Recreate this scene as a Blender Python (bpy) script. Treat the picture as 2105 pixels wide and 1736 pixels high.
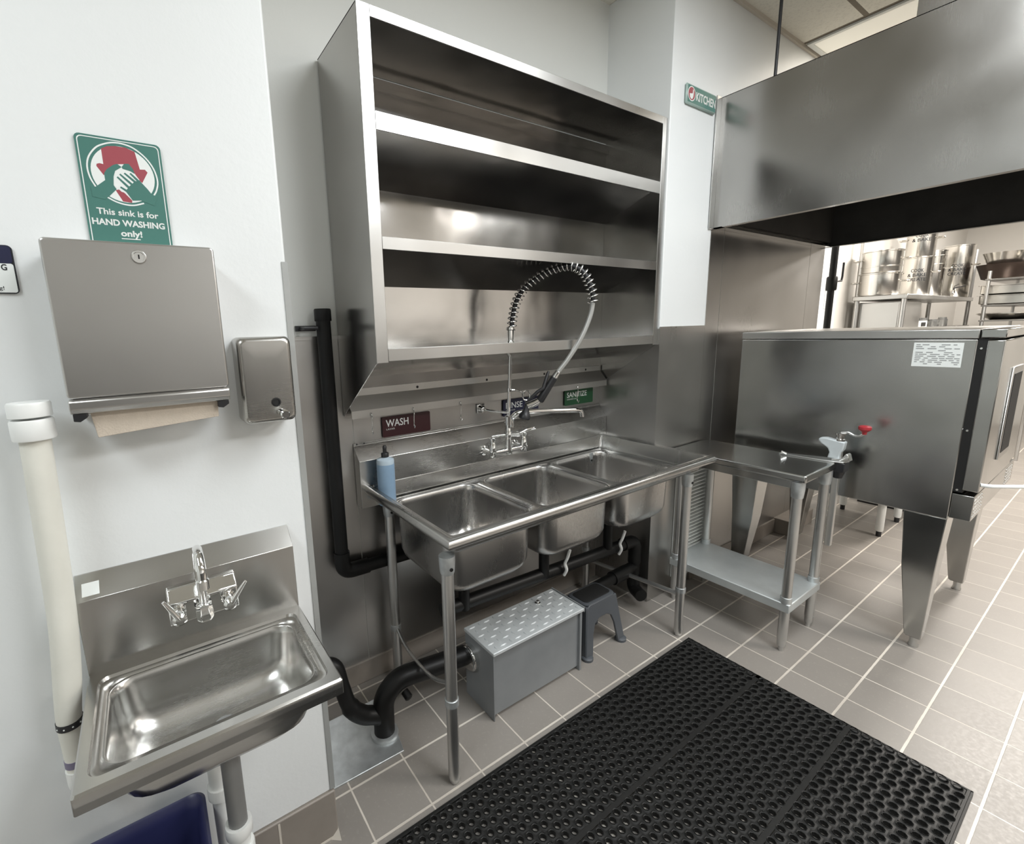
import bpy, bmesh, math, random
from mathutils import Vector, Matrix, noise
random.seed(7)
S = bpy.context.scene
for o in list(bpy.data.objects): bpy.data.objects.remove(o)
PI = math.pi

# ------------------------------------------------------------------ camera
cd = bpy.data.cameras.new('camera'); cam = bpy.data.objects.new('camera', cd)
S.collection.objects.link(cam); S.camera = cam
RV = Vector((.831187, -.555218, -.029336)); UV = Vector((.124329, .13418, .983127)); FV = Vector((.541913, .82081, -.180558))
mw = Matrix.Identity(4)
for i in range(3):
    mw[i][0] = RV[i]; mw[i][1] = UV[i]; mw[i][2] = -FV[i]
mw[0][3], mw[1][3], mw[2][3] = -.61348, -1.32184, 1.5403
cam.matrix_world = mw
cd.sensor_fit = 'HORIZONTAL'; cd.sensor_width = 36.0
cd.lens = 957.969 / 2105 * 36.0
cd.shift_x = 116.32 / 2105; cd.shift_y = -11.67 / 2105
cd.clip_start = .02

# ------------------------------------------------------------------ world, lamps, exposure
w = bpy.data.worlds.new('world'); S.world = w; w.use_nodes = True
w.node_tree.nodes['Background'].inputs[0].default_value = (.75, .8, .85, 1)
w.node_tree.nodes['Background'].inputs[1].default_value = .015
S.view_settings.view_transform = 'Standard'; S.view_settings.look = 'None'
S.view_settings.gamma = 1; S.view_settings.use_curve_mapping = False
S.view_settings.exposure = -0.12
def area(name, loc, sx, sy, power, col, rot=(0, 0, 0)):
    l = bpy.data.lights.new(name, 'AREA'); l.shape = 'RECTANGLE'; l.size = sx; l.size_y = sy
    l.energy = power; l.color = col
    o = bpy.data.objects.new(name, l); S.collection.objects.link(o); o.location = loc; o.rotation_euler = rot
    return o
area('ceiling_lamp', (-1.95, -1.35, 3.12), .6, 1.2, 39, (.91, .97, 1))
area('ceiling_lamp', (1.1, -2.7, 3.12), 1.2, .6, 62, (.95, .98, 1))
area('ceiling_lamp', (.95, -1.15, 3.12), 1.2, .6, 42, (.94, .98, 1))
area('ceiling_lamp', (3.6, -2.9, 3.10), 1.2, .6, 105, (1, .95, .89))
area('ceiling_lamp', (5.3, -1.1, 3.10), 1.2, .6, 150, (1, .94, .87))
area('ceiling_lamp', (7.3, -1.2, 3.10), 1.2, .6, 105, (1, .95, .89))

# ------------------------------------------------------------------ materials
def newmat(name):
    m = bpy.data.materials.new(name); m.use_nodes = True
    return m, m.node_tree.nodes, m.node_tree.links, m.node_tree.nodes['Principled BSDF']
def tex_coord(N, L, scale=(1, 1, 1)):
    tc = N.new('ShaderNodeTexCoord'); mp = N.new('ShaderNodeMapping'); mp.inputs['Scale'].default_value = scale
    L.new(tc.outputs['Object'], mp.inputs['Vector']); return mp.outputs[0]
def nz(N, L, vec, scale, detail=3, rough=.55):
    n = N.new('ShaderNodeTexNoise'); n.inputs['Scale'].default_value = scale
    n.inputs['Detail'].default_value = detail; n.inputs['Roughness'].default_value = rough
    L.new(vec, n.inputs['Vector']); return n.outputs[0]
def mrange(N, L, v, a, b, lo=.3, hi=.7):
    r = N.new('ShaderNodeMapRange'); L.new(v, r.inputs['Value'])
    r.inputs['From Min'].default_value = lo; r.inputs['From Max'].default_value = hi
    r.inputs['To Min'].default_value = a; r.inputs['To Max'].default_value = b
    return r.outputs[0]
def mixc(N, L, f, a, b):
    m = N.new('ShaderNodeMix'); m.data_type = 'RGBA'
    if isinstance(f, float): m.inputs[0].default_value = f
    else: L.new(f, m.inputs[0])
    for k, c in ((6, a), (7, b)):
        if isinstance(c, tuple): m.inputs[k].default_value = (*c, 1)
        else: L.new(c, m.inputs[k])
    return m.outputs[2]
def bump(N, L, h, strength, dist, nrm=None):
    b = N.new('ShaderNodeBump'); b.inputs['Strength'].default_value = strength; b.inputs['Distance'].default_value = dist
    L.new(h, b.inputs['Height'])
    if nrm: L.new(nrm, b.inputs['Normal'])
    return b.outputs[0]
def plain(name, col, rough=.5, metal=0., var=.06, vscale=6, bumpv=0., bscale=80, spec=.5):
    m, N, L, P = newmat(name)
    v = tex_coord(N, L)
    n = nz(N, L, v, vscale, 4)
    L.new(mixc(N, L, mrange(N, L, n, 0, 1), tuple(c*(1-var) for c in col), tuple(min(1, c*(1+var)) for c in col)), P.inputs['Base Color'])
    P.inputs['Roughness'].default_value = rough; P.inputs['Metallic'].default_value = metal
    P.inputs['Specular IOR Level'].default_value = spec
    if bumpv: L.new(bump(N, L, nz(N, L, v, bscale, 3), bumpv, .004), P.inputs['Normal'])
    return m
def steel(name, col=(.56, .55, .53), rough=.28, grain=(2, 2, 90), wav=.12, wscale=2.2, smudge=.05, aniso=0.):
    """brushed stainless steel: fine grain, slow waviness of the sheet, smudges"""
    m, N, L, P = newmat(name)
    P.inputs['Metallic'].default_value = 1
    v = tex_coord(N, L); vg = tex_coord(N, L, grain)
    big = nz(N, L, v, 3.0, 2, .45); g = nz(N, L, vg, 14, 2)
    L.new(mixc(N, L, mrange(N, L, big, 0, 1), tuple(c*.9 for c in col), tuple(c*1.06 for c in col)), P.inputs['Base Color'])
    a = mrange(N, L, big, rough-smudge, rough+smudge); b = mrange(N, L, g, -.012, .012)
    ad = N.new('ShaderNodeMath'); ad.operation = 'ADD'; L.new(a, ad.inputs[0]); L.new(b, ad.inputs[1])
    L.new(ad.outputs[0], P.inputs['Roughness'])
    nb = bump(N, L, nz(N, L, v, wscale, 2, .4), wav, .06)
    L.new(bump(N, L, g, .004, .0004, nb), P.inputs['Normal'])
    return m
M = {}
M['steel_wall'] = steel('steel_wall_sheet', (.525, .515, .50), .33, (60, 60, 2), .10)
M['steel_shelf'] = steel('steel_shelf', (.47, .46, .445), .19, (2, 60, 60), .14, 3)
M['steel_trim'] = steel('steel_edge_trim', (.56, .555, .54), .33, (40, 40, 3), .05)
M['steel_sink'] = steel('steel_sink', (.55, .545, .53), .27, (2, 60, 60), .05, 4)
M['steel_bowl'] = steel('steel_bowl', (.545, .535, .52), .27, (60, 60, 3), .02, 4, .04)
M['steel_hand'] = steel('steel_hand_sink', (.55, .543, .525), .24, (2, 60, 60), .03, 4, .04)
M['steel_disp'] = steel('steel_dispenser', (.58, .57, .555), .30, (1, 80, 80), .01, 3, .02)
M['steel_soap'] = steel('steel_soap', (.49, .478, .455), .26, (1, 80, 80), .01, 3, .03)
M['steel_hood'] = steel('steel_hood', (.42, .41, .395), .24, (60, 60, 2), .05, 1.0)
M['steel_oven'] = steel('steel_oven', (.47, .47, .455), .20, (60, 60, 2), .17, 2.0)
M['steel_table'] = steel('steel_table', (.50, .50, .485), .22, (60, 2, 60), .03)
M['steel_leg'] = steel('steel_tube', (.64, .64, .63), .36, (60, 60, 3), .01)
M['chrome'] = plain('chrome', (.80, .80, .79), .07, 1, .02)
M['galv'] = plain('galvanized', (.62, .65, .66), .45, .85, .14, 22)
M['galv_shelf'] = plain('galvanized_shelf', (.60, .63, .63), .5, .6, .06, 9)
M['paint'] = plain('white_wall_paint', (.845, .865, .865), .42, 0, .012, 2, .12, 55)
M['paint_b'] = plain('grey_white_wall_paint', (.78, .79, .76), .5, 0, .012, 2, .1, 55)
M['warm'] = plain('warm_wall_paint', (.60, .58, .545), .6, 0, .02, 2)
M['ceil_w'] = plain('room_plaster', (.72, .70, .66), .8)
M['dark_room'] = plain('unseen_dark_wall', (.09, .085, .08), .6, 0, .1)
M['bright_room'] = plain('unseen_bright_wall', (.79, .775, .75), .6, 0, .02)
M['pvc'] = plain('white_pvc', (.85, .86, .84), .35, 0, .02, 20)
M['cream'] = plain('cream_painted_pipe', (.76, .75, .68), .5, 0, .04, 9, .25, 25)
M['abs'] = plain('black_pipe', (.007, .007, .007), .42, 0, .2, spec=.3)
M['blackplastic'] = plain('black_plastic', (.018, .018, .02), .4)
M['rubber'] = plain('black_rubber', (.013, .013, .0125), .5, 0, .2, 30, spec=.35)
M['tileb'] = plain('base_tile', (.27, .24, .21), .45, 0, .1, 8)
M['grout'] = plain('grout', (.62, .57, .50), .8)
M['kraft'] = plain('kraft_paper', (.60, .52, .43), .85, 0, .04, 60, .3, 300)
M['navy'] = plain('navy_plastic', (.022, .025, .085), .38, 0, .05)
M['trap'] = plain('grey_trap_paint', (.215, .225, .232), .42, 0, .08, 7)
M['plate'] = plain('silver_tread_plate', (.62, .65, .66), .5, .3, .08, 14)
M['stool'] = plain('dark_grey_plastic', (.075, .082, .092), .45)
M['pad'] = plain('black_tread', (.012, .012, .012), .6, 0, .1, 50, .5, 200)
M['red'] = plain('red_plastic', (.42, .035, .045), .3)
M['enamel'] = plain('pale_metal_paint', (.62, .67, .69), .4, .2)
M['green'] = plain('sign_green', (.068, .20, .17), .4, 0, .02)
M['greenlight'] = plain('sign_pale_edge', (.36, .47, .43), .4)
M['signred'] = plain('sign_red', (.37, .075, .095), .45)
M['signwhite'] = plain('sign_white', (.85, .88, .86), .45, 0, .01)
M['maroon'] = plain('sign_maroon', (.045, .008, .011), .4)
M['signnavy'] = plain('sign_navy', (.016, .018, .055), .4)
M['signgreen'] = plain('sign_dark_green', (.018, .09, .035), .4)
M['signblack'] = plain('sign_black', (.012, .014, .018), .45)
M['letter'] = plain('sign_lettering', (.80, .82, .80), .5, 0, .01)
M['bottle'] = plain('blue_translucent_plastic', (.25, .37, .51), .3, 0, .05, 20)
M['bottletop'] = plain('clear_plastic', (.50, .60, .68), .25)
M['bezel'] = plain('dark_void', (.006, .006, .006), .6)
M['ink'] = plain('grey_print', (.33, .34, .34), .6)
M['hood_shade'] = plain('shaded_hood_metal', (.055, .052, .048), .55, .3, .2, 5)  # shade inside the hood put into a darker metal colour
M['copper'] = plain('dark_pan', (.05, .035, .028), .4, .6)
M['pot'] = steel('polished_aluminium', (.78, .76, .72), .22, (50, 50, 3), .01)
M['guard'] = plain('corner_guard', (.42, .43, .42), .4, .3)
M['glassy'] = plain('clear_glass', (.55, .56, .55), .1, 0, .05)
M['glassy'].node_tree.nodes['Principled BSDF'].inputs['Transmission Weight'].default_value = .8

def floor_mat():
    m, N, L, P = newmat('quarry_tile'); T = .2032
    tc = N.new('ShaderNodeTexCoord'); sp = N.new('ShaderNodeSeparateXYZ'); L.new(tc.outputs['Object'], sp.inputs[0])
    def math_(op, a, b=None):
        n = N.new('ShaderNodeMath'); n.operation = op
        for i, x in enumerate((a, b)):
            if x is None: continue
            if isinstance(x, (int, float)): n.inputs[i].default_value = x
            else: L.new(x, n.inputs[i])
        return n.outputs[0]
    wob = nz(N, L, tc.outputs['Object'], 25, 3)
    def line(axis, off, wid):
        f = math_('FRACT', math_('DIVIDE', math_('SUBTRACT', sp.outputs[axis], off-50*T), T))
        d = math_('MULTIPLY', math_('SUBTRACT', .5, math_('ABSOLUTE', math_('SUBTRACT', f, .5))), T)   # distance to line
        d = math_('ADD', d, math_('MULTIPLY', math_('SUBTRACT', wob, .5), .0025))
        r = N.new('ShaderNodeMapRange'); L.new(d, r.inputs['Value'])
        r.inputs['From Min'].default_value = wid; r.inputs['From Max'].default_value = wid+.0012
        r.inputs['To Min'].default_value = 1; r.inputs['To Max'].default_value = 0
        return r.outputs[0]
    wear = N.new('ShaderNodeMapRange'); L.new(sp.outputs[0], wear.inputs['Value'])
    wear.inputs['From Min'].default_value = 1.5; wear.inputs['From Max'].default_value = 2.6; wear.inputs['To Min'].default_value = 1; wear.inputs['To Max'].default_value = .4
    g = math_('MAXIMUM', math_('MULTIPLY', line(0, 0.0, .0022), wear.outputs[0]), line(1, -.185, .0034))
    # one tone per tile
    cx = math_('FLOOR', math_('DIVIDE', math_('ADD', sp.outputs[0], 50*T), T)); cy = math_('FLOOR', math_('DIVIDE', math_('ADD', sp.outputs[1], 50*T+.185), T))
    cb = N.new('ShaderNodeCombineXYZ'); L.new(cx, cb.inputs[0]); L.new(cy, cb.inputs[1])
    wn = N.new('ShaderNodeTexWhiteNoise'); wn.noise_dimensions = '2D'; L.new(cb.outputs[0], wn.inputs['Vector'])
    speck = nz(N, L, tc.outputs['Object'], 70, 5, .7); blot = nz(N, L, tc.outputs['Object'], 5, 4)
    t1 = mixc(N, L, wn.outputs[0], (.238, .219, .199), (.272, .25, .228))
    t2 = mixc(N, L, mrange(N, L, blot, 0, .5), t1, (.29, .268, .242))
    t3 = mixc(N, L, mrange(N, L, speck, 0, .55, .55, .8), t2, (.40, .37, .33))
    gc = mixc(N, L, mrange(N, L, nz(N, L, tc.outputs['Object'], 1.6, 3), 0, 1, .42, .6), (.70, .65, .58), (.55, .50, .44))
    L.new(mixc(N, L, g, t3, gc), P.inputs['Base Color'])
    r = mrange(N, L, speck, .36, .5); L.new(r, P.inputs['Roughness'])
    h = math_('SUBTRACT', math_('MULTIPLY', speck, .25), g)
    L.new(bump(N, L, h, .35, .002), P.inputs['Normal'])
    return m
M['floor'] = floor_mat()
def ceil_mat():
    m, N, L, P = newmat('ceiling_tile')
    mp = tex_coord(N, L); b = N.new('ShaderNodeTexBrick'); b.offset = 0; b.squash = 1
    mm = N.new('ShaderNodeMapping'); mm.inputs['Location'].default_value = (-2.87+6.1, .2+6.1, 0); L.new(mp, mm.inputs[0]); L.new(mm.outputs[0], b.inputs[0])
    b.inputs['Scale'].default_value = 1; b.inputs['Brick Width'].default_value = 1.22; b.inputs['Row Height'].default_value = .61
    b.inputs['Mortar Size'].default_value = .012; b.inputs['Mortar Smooth'].default_value = 0
    b.inputs['Color1'].default_value = (.80, .77, .70, 1); b.inputs['Color2'].default_value = (.86, .83, .74, 1); b.inputs['Mortar'].default_value = (.22, .19, .15, 1)
    sp = nz(N, L, mp, 90, 3)
    L.new(mixc(N, L, mrange(N, L, sp, 0, .25, .5, .75), b.outputs[0], (.3, .28, .25)), P.inputs['Base Color'])
    P.inputs['Roughness'].default_value = .9
    return m
M['ceiling'] = ceil_mat()

# ------------------------------------------------------------------ mesh helpers
def spl(pts, n=8):
    """Catmull-Rom through the points"""
    P = [Vector(p) for p in pts]; P = [P[0]*2-P[1]] + P + [P[-1]*2-P[-2]]; out = []
    for i in range(1, len(P)-2):
        a, b, c, d = P[i-1:i+3]
        for k in range(n):
            t = k/n
            out.append(.5*((2*b)+(c-a)*t+(2*a-5*b+4*c-d)*t*t+(3*b-a-3*c+d)*t**3))
    out.append(P[-2]); return out
def arc_fillet(pts, r, n=5):
    """polyline with rounded corners"""
    P = [Vector(p) for p in pts]; out = [P[0]]
    for i in range(1, len(P)-1):
        a = (P[i-1]-P[i]); b = (P[i+1]-P[i]); k = min(r, a.length*.49, b.length*.49)
        p0 = P[i]+a.normalized()*k; p1 = P[i]+b.normalized()*k
        for j in range(n+1):
            t = j/n; out.append(p0*(1-t)**2+P[i]*2*t*(1-t)+p1*t*t)
    out.append(P[-1]); return out
def rrect(cx, cy, hx, hy, r, z, n=6):
    pts = []
    for (sx, sy, a0) in ((1, 1, 0), (-1, 1, PI/2), (-1, -1, PI), (1, -1, 1.5*PI)):
        for k in range(n+1):
            a = a0+k/n*PI/2
            pts.append(Vector((cx+sx*(hx-r)+r*math.cos(a), cy+sy*(hy-r)+r*math.sin(a), z)))
    return pts
class MB:
    def __init__(s): s.v = []; s.f = []
    def add(s, vs, fs):
        o = len(s.v); s.v += [Vector(q) for q in vs]; s.f += [[i+o for i in f] for f in fs]; return s
    def box(s, x0, x1, y0, y1, z0, z1):
        return s.add([(x, y, z) for z in (z0, z1) for y in (y0, y1) for x in (x0, x1)],
                     [(0, 2, 3, 1), (4, 5, 7, 6), (0, 1, 5, 4), (2, 6, 7, 3), (0, 4, 6, 2), (1, 3, 7, 5)])
    def prism(s, pts, plane, a, b):
        f = {'xz': lambda p, t: (p[0], t, p[1]), 'yz': lambda p, t: (t, p[0], p[1]), 'xy': lambda p, t: (p[0], p[1], t)}[plane]
        n = len(pts)
        return s.add([f(p, a) for p in pts]+[f(p, b) for p in pts],
                     [list(range(n))[::-1], list(range(n, 2*n))]+[(i, (i+1) % n, n+(i+1) % n, n+i) for i in range(n)])
    def tube(s, pts, r, n=12, caps=True, closed=False, mitre=True):
        P = [Vector(p) for p in pts]; m = len(P)
        rr = r if isinstance(r, (list, tuple)) else [r]*m
        T = []
        for i in range(m):
            a = P[(i-1) % m] if (closed or i > 0) else None; b = P[(i+1) % m] if (closed or i < m-1) else None
            d1 = (P[i]-a).normalized() if a is not None else None; d2 = (b-P[i]).normalized() if b is not None else None
            t = (d1+d2) if d1 and d2 else (d1 or d2)
            T.append((t.normalized() if t.length > 1e-6 else d1, d1, d2))
        up = Vector((0, 0, 1)) if abs(T[0][0].z) < .9 else Vector((1, 0, 0))
        u = (up-T[0][0]*up.dot(T[0][0])).normalized(); vs = []
        for i in range(m):
            t = T[i][0]; u = (u-t*u.dot(t)).normalized(); v = t.cross(u)
            for k in range(n):
                a = 2*PI*k/n; off = (u*math.cos(a)+v*math.sin(a))*rr[i]
                if mitre and T[i][1] and T[i][2]:
                    c = T[i][1].dot(t)
                    if .5 < c < .9999:
                        ax = (T[i][2]-T[i][1]).normalized(); off += ax*off.dot(ax)*(1/c-1)
                vs.append(P[i]+off)
        fs = [(i*n+k, i*n+(k+1) % n, ((i+1) % m)*n+(k+1) % n, ((i+1) % m)*n+k) for i in range(m if closed else m-1) for k in range(n)]
        if caps and not closed: fs += [list(range(n))[::-1], [(m-1)*n+k for k in range(n)]]
        return s.add(vs, fs)
    def lathe(s, prof, o, axis=(0, 0, 1), n=20, cap=True):
        """profile of (radius, height) along the axis from o"""
        A = Vector(axis).normalized(); h = Vector((0, 0, 1)) if abs(A.z) < .9 else Vector((1, 0, 0))
        u = (h-A*h.dot(A)).normalized(); v = A.cross(u); o = Vector(o); vs = []
        for (r, t) in prof:
            for k in range(n):
                a = 2*PI*k/n; vs.append(o+A*t+(u*math.cos(a)+v*math.sin(a))*max(r, 1e-5))
        m = len(prof)
        fs = [(i*n+k, i*n+(k+1) % n, (i+1)*n+(k+1) % n, (i+1)*n+k) for i in range(m-1) for k in range(n)]
        if cap: fs += [list(range(n))[::-1], [(m-1)*n+k for k in range(n)]]
        return s.add(vs, fs)
    def loft(s, rings, cap0=False, cap1=False):
        n = len(rings[0]); vs = [p for r in rings for p in r]
        fs = [(i*n+k, i*n+(k+1) % n, (i+1)*n+(k+1) % n, (i+1)*n+k) for i in range(len(rings)-1) for k in range(n)]
        if cap0: fs.append(list(range(n))[::-1])
        if cap1: fs.append([(len(rings)-1)*n+k for k in range(n)])
        return s.add(vs, fs)
    def holed(s, outer, holes):
        """flat sheet with openings"""
        bm = bmesh.new(); es = []
        for lp in [outer]+holes:
            vv = [bm.verts.new(p) for p in lp]
            es += [bm.edges.new((vv[i], vv[(i+1) % len(vv)])) for i in range(len(vv))]
        bmesh.ops.triangle_fill(bm, use_beauty=True, edges=es)
        bm.verts.index_update()
        s.add([q.co.copy() for q in bm.verts], [[q.index for q in f.verts] for f in bm.faces]); bm.free(); return s
def wloc(o):
    t = Vector((0, 0, 0))
    while o: t += o.location; o = o.parent
    return t
def build(name, mb, mat, parent=None, bevel=0, smooth=38, solid=0, loc=None, seg=2, label=None, kind=None):
    me = bpy.data.meshes.new(name)
    o = bpy.data.objects.new(name, me); S.collection.objects.link(o)
    if parent: o.parent = parent
    if loc is not None: o.location = Vector(loc)-(wloc(parent) if parent else Vector((0, 0, 0)))
    off = wloc(o)
    me.from_pydata([tuple(q-off) for q in mb.v], [], mb.f); me.update()
    bm = bmesh.new(); bm.from_mesh(me); bmesh.ops.recalc_face_normals(bm, faces=bm.faces); bm.to_mesh(me); bm.free()
    me.materials.append(M[mat] if isinstance(mat, str) else mat)
    if smooth:
        me.shade_smooth(); me.set_sharp_from_angle(angle=math.radians(smooth))
    if solid:
        d = o.modifiers.new('Solidify', 'SOLIDIFY'); d.thickness = solid; d.offset = 0
    if bevel:
        d = o.modifiers.new('Bevel', 'BEVEL'); d.width = bevel; d.segments = seg; d.limit_method = 'ANGLE'; d.angle_limit = math.radians(35)
        d.harden_normals = False
    if label: o['label'] = label
    if kind: o['kind'] = kind
    return o
def tag(o, label, cat, group=None):
    o['label'] = label; o['category'] = cat
    if group: o['group'] = group
    return o
def thing(name, loc, label, cat, group=None):
    o = bpy.data.objects.new(name, None); S.collection.objects.link(o); o.location = loc; o.empty_display_size = .05
    return tag(o, label, cat, group)
def copy_thing(root, d, label=None, group=None):
    r = root.copy(); S.collection.objects.link(r); r.location = Vector(root.location)+Vector(d)
    if label: r['label'] = label
    if group: r['group'] = group
    for ch in list(root.children):
        c = ch.copy(); S.collection.objects.link(c); c.parent = r
        for g in list(ch.children):
            e = g.copy(); S.collection.objects.link(e); e.parent = c
    return r
def struct(name, mb, mat, **k): return build(name, mb, mat, kind='structure', **k)
def text(name, st, x0, z0, width, cap, y, mat, parent, bold=.0, right=(1, 0, 0), depth=.0008, center=False):
    """lettering on an upright face: lower left corner (x0, z0), total width, capital height"""
    cu = bpy.data.curves.new(name, 'FONT'); cu.body = st; cu.size = 1; cu.extrude = 0; cu.offset = bold; cu.resolution_u = 3
    tmp = bpy.data.objects.new(name, cu); S.collection.objects.link(tmp)
    me = bpy.data.meshes.new_from_object(tmp.evaluated_get(bpy.context.evaluated_depsgraph_get()))
    cap0 = .69
    xs = [q.co.x for q in me.vertices]; sx = width/(max(xs)-min(xs)); x_ = min(xs); sy = cap/cap0
    mb = MB(); R = Vector(right); nrm = Vector((R.y, -R.x, 0))
    org = Vector((x0, y, z0))
    mb.add([org+R*((q.co.x-x_)*sx)+Vector((0, 0, q.co.y*sy)) for q in me.vertices], [list(p.vertices) for p in me.polygons])
    bpy.data.objects.remove(tmp); bpy.data.curves.remove(cu)
    o = build(name, mb, mat, parent, smooth=0)
    bpy.data.meshes.remove(me)
    return o
def flat(pts, y, t=.0006):
    """thin flat shape facing -y"""
    return MB().prism(pts, 'xz', y-t, y)
def stroke(pts, wd, y, t=.0006):
    """flat ribbon along a polyline in xz"""
    P = [Vector((p[0], 0, p[1])) for p in pts]; L_ = []; R_ = []
    for i, p in enumerate(P):
        d = (P[min(i+1, len(P)-1)]-P[max(i-1, 0)]).normalized(); n = Vector((-d.z, 0, d.x))
        k = wd[i] if isinstance(wd, (list, tuple)) else wd
        L_.append(p+n*k/2); R_.append(p-n*k/2)
    mb = MB(); n = len(P)
    mb.add([Vector((q.x, y-t, q.z)) for q in L_+R_], [(i, i+1, n+i+1, n+i) for i in range(n-1)])
    return mb
def rpoly(x0, x1, z0, z1, r, n=4):
    return [(p.x, p.y) for p in rrect((x0+x1)/2, (z0+z1)/2, (x1-x0)/2, (z1-z0)/2, r, 0, n)]

YB, YL, YP, XA, XC, ZC = .473, -.090, .103, 1.586, -.290, 3.15

# ------------------------------------------------------------------ the setting
struct('floor', MB().box(-3.6, 9.6, -4.6, .6, -.1, 0), 'floor', smooth=0)
struct('ceiling', MB().box(-3.6, 9.6, -4.6, .8, ZC, ZC+.1), 'ceiling', smooth=0)
struct('wall_left', MB().box(-3.6, XC, YL, .75, .165, ZC), 'paint', bevel=.006)
struct('baseboard_left', MB().box(-3.6, XC+.002, YL-.008, .6, 0, .166), 'tileb', bevel=.004)
mb = MB()
for x in (-.455, -.66, -.865, -1.07): mb.box(x-.003, x+.003, YL-.0088, YL-.007, .004, .16)
mb.box(-3.5, XC+.002, YL-.0088, YL-.007, 0, .008)
mb.add([(XC+.002, YL-.004, 0), (XC+.002, YL-.03, 0), (XC-.03, YL-.004, 0), (XC+.002, YL-.004, .03)], [(0, 1, 3), (0, 2, 1), (1, 2, 3), (0, 3, 2)])
struct('trim_1', mb, 'grout', smooth=0)
struct('wall_back', MB().box(XC-.02, XA+.02, YB, .75, 0, ZC), 'paint_b', smooth=0)
struct('wall_right', MB().box(XA, 3.52, YP, .75, 0, ZC), 'paint', bevel=.004)
struct('wall_far', MB().box(3.52, 9.6, .45, .75, 0, ZC), 'warm', smooth=0)
struct('wall_east', MB().box(9.5, 9.7, -4.6, .6, 0, ZC), 'warm', smooth=0)
struct('wall_west', MB().box(-3.7, -3.5, -4.6, .6, 0, ZC), 'paint_b', smooth=0)
mb = MB().box(-3.6, 9.6, -4.7, -4.5, 0, ZC)
struct('wall_front', mb, 'dark_room', smooth=0)  # unseen rear wall, dark low down to keep light from under the sinks
struct('trim_14', MB().box(-3.6, 5.6, -4.51, -4.49, 1.4, ZC), 'bright_room', smooth=0)  # unseen bright upper part, added to shape what the steel reflects
struct('trim_15', MB().box(4.35, 4.62, -4.53, -4.45, 0, ZC), 'dark_room', smooth=0)
# corner guard on the left wall edge
struct('trim_2', MB().prism([(XC-.011, YL-.0025), (XC+.004, YL-.0025), (XC+.004, YL+.04), (XC+.001, YL+.04), (XC+.001, YL), (XC-.011, YL)], 'xy', .17, 1.72), 'guard', smooth=0)
# steel wall sheets
def sheet(name, x0, x1, y, z0, z1, mat='steel_wall'):
    return struct(name, MB().box(x0, x1, y-.003, y+.002, z0, z1), mat, smooth=0)
sheet('trim_3', XC, .064, YB, .10, 1.525); sheet('trim_4', .067, XA-.003, YB, .10, 1.525)
struct('trim_5', MB().box(XC, XA-.002, YB-.008, YB, 1.522, 1.535), 'steel_trim', smooth=0)
struct('trim_6', MB().box(XA-.003, XA+.002, YP-.001, YB, .005, 1.52), 'steel_wall', smooth=0)
struct('trim_7', MB().box(XA-.004, 2.0, YP-.004, YP+.002, .005, 1.522), 'steel_wall', smooth=0)
struct('trim_8', MB().box(XA-.003, 2.0, YP-.006, YP, 1.52, 1.53), 'steel_trim', smooth=0)
sheet('trim_9', 2.003, 2.139, YP, .10, 2.16); sheet('trim_10', 2.143, 3.28, YP, .10, 2.16); sheet('trim_11', 3.284, 3.52, YP, .10, 2.16)
struct('baseboard_back', MB().box(XC, XA-.004, YB-.012, YB+.002, 0, .102), 'tileb', bevel=.003)
mb = MB().box(2.0, 3.12, YP-.012, YP+.002, 0, .105).box(3.12, 3.54, .0, YP+.002, 0, .112)
struct('baseboard_right', mb, 'tileb', bevel=.004)
struct('trim_12', MB().box(3.523, 4.9, .443, .452, .1, 2.4), 'paint', smooth=0)
struct('trim_13', MB().box(1.588, 3.55, YP-.014, YP, ZC-.02, ZC), 'grout', smooth=0)

# ------------------------------------------------------------------ galvanized floor plate
tag(build('floor_plate', MB().prism([(XC+.005, .052), (.015, .045), (.062, .30), (.055, .34), (XC+.005, .34)], 'xy', 0, .006), 'galv', loc=(-.15, .2, 0), bevel=.002),
    'dull galvanized metal plate on the floor around the black drain', 'metal plate')

# ------------------------------------------------------------------ hand washing sign
yS = YL-.004
t = thing('hand_wash_sign', (-.6, YL, 1.72), 'green hand washing only sign above the paper towel dispenser', 'sign')
build('panel', MB().prism(rpoly(-.672, -.5285, 1.722, 1.942, .009), 'xz', yS, YL), 'green', t)
mb = MB(); o_ = rpoly(-.6685, -.532, 1.7255, 1.9385, .008); i_ = rpoly(-.6668, -.5337, 1.7272, 1.9368, .007); n = len(o_)
mb.add([(p[0], yS-.0003, p[1]) for p in o_+i_], [(i, (i+1) % n, n+(i+1) % n, n+i) for i in range(n)])
build('border', mb, 'signwhite', t, smooth=0)
cx_, cz_, rr_ = -.5995, 1.8745, .0535
disc = [(cx_+rr_*math.cos(a*PI/24), cz_+rr_*math.sin(a*PI/24)) for a in range(48)]
em = build('emblem', flat(disc, yS, .0002), 'signwhite', t, smooth=0)
A = [(-.649, 1.845), (-.656, 1.862), (-.658, 1.882), (-.653, 1.901), (-.64, 1.919), (-.626, 1.928), (-.61, 1.9335), (-.592, 1.9335), (-.575, 1.928), (-.557, 1.913), (-.545, 1.893), (-.541, 1.87), (-.545, 1.852), (-.551, 1.841)]
build('ring', stroke([(p.x, p.z) for p in spl([(a, 0, b) for a, b in A], 4)], .0028, yS-.0001, .0002), 'signwhite', em, smooth=0)
build('ring', stroke([(p.x, p.z) for p in spl([(a, 0, b) for a, b in [(-.633, 1.828), (-.62, 1.821), (-.605, 1.817), (-.589, 1.817), (-.571, 1.823)]], 4)], .0028, yS-.0001, .0002), 'signwhite', em, smooth=0)
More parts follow.
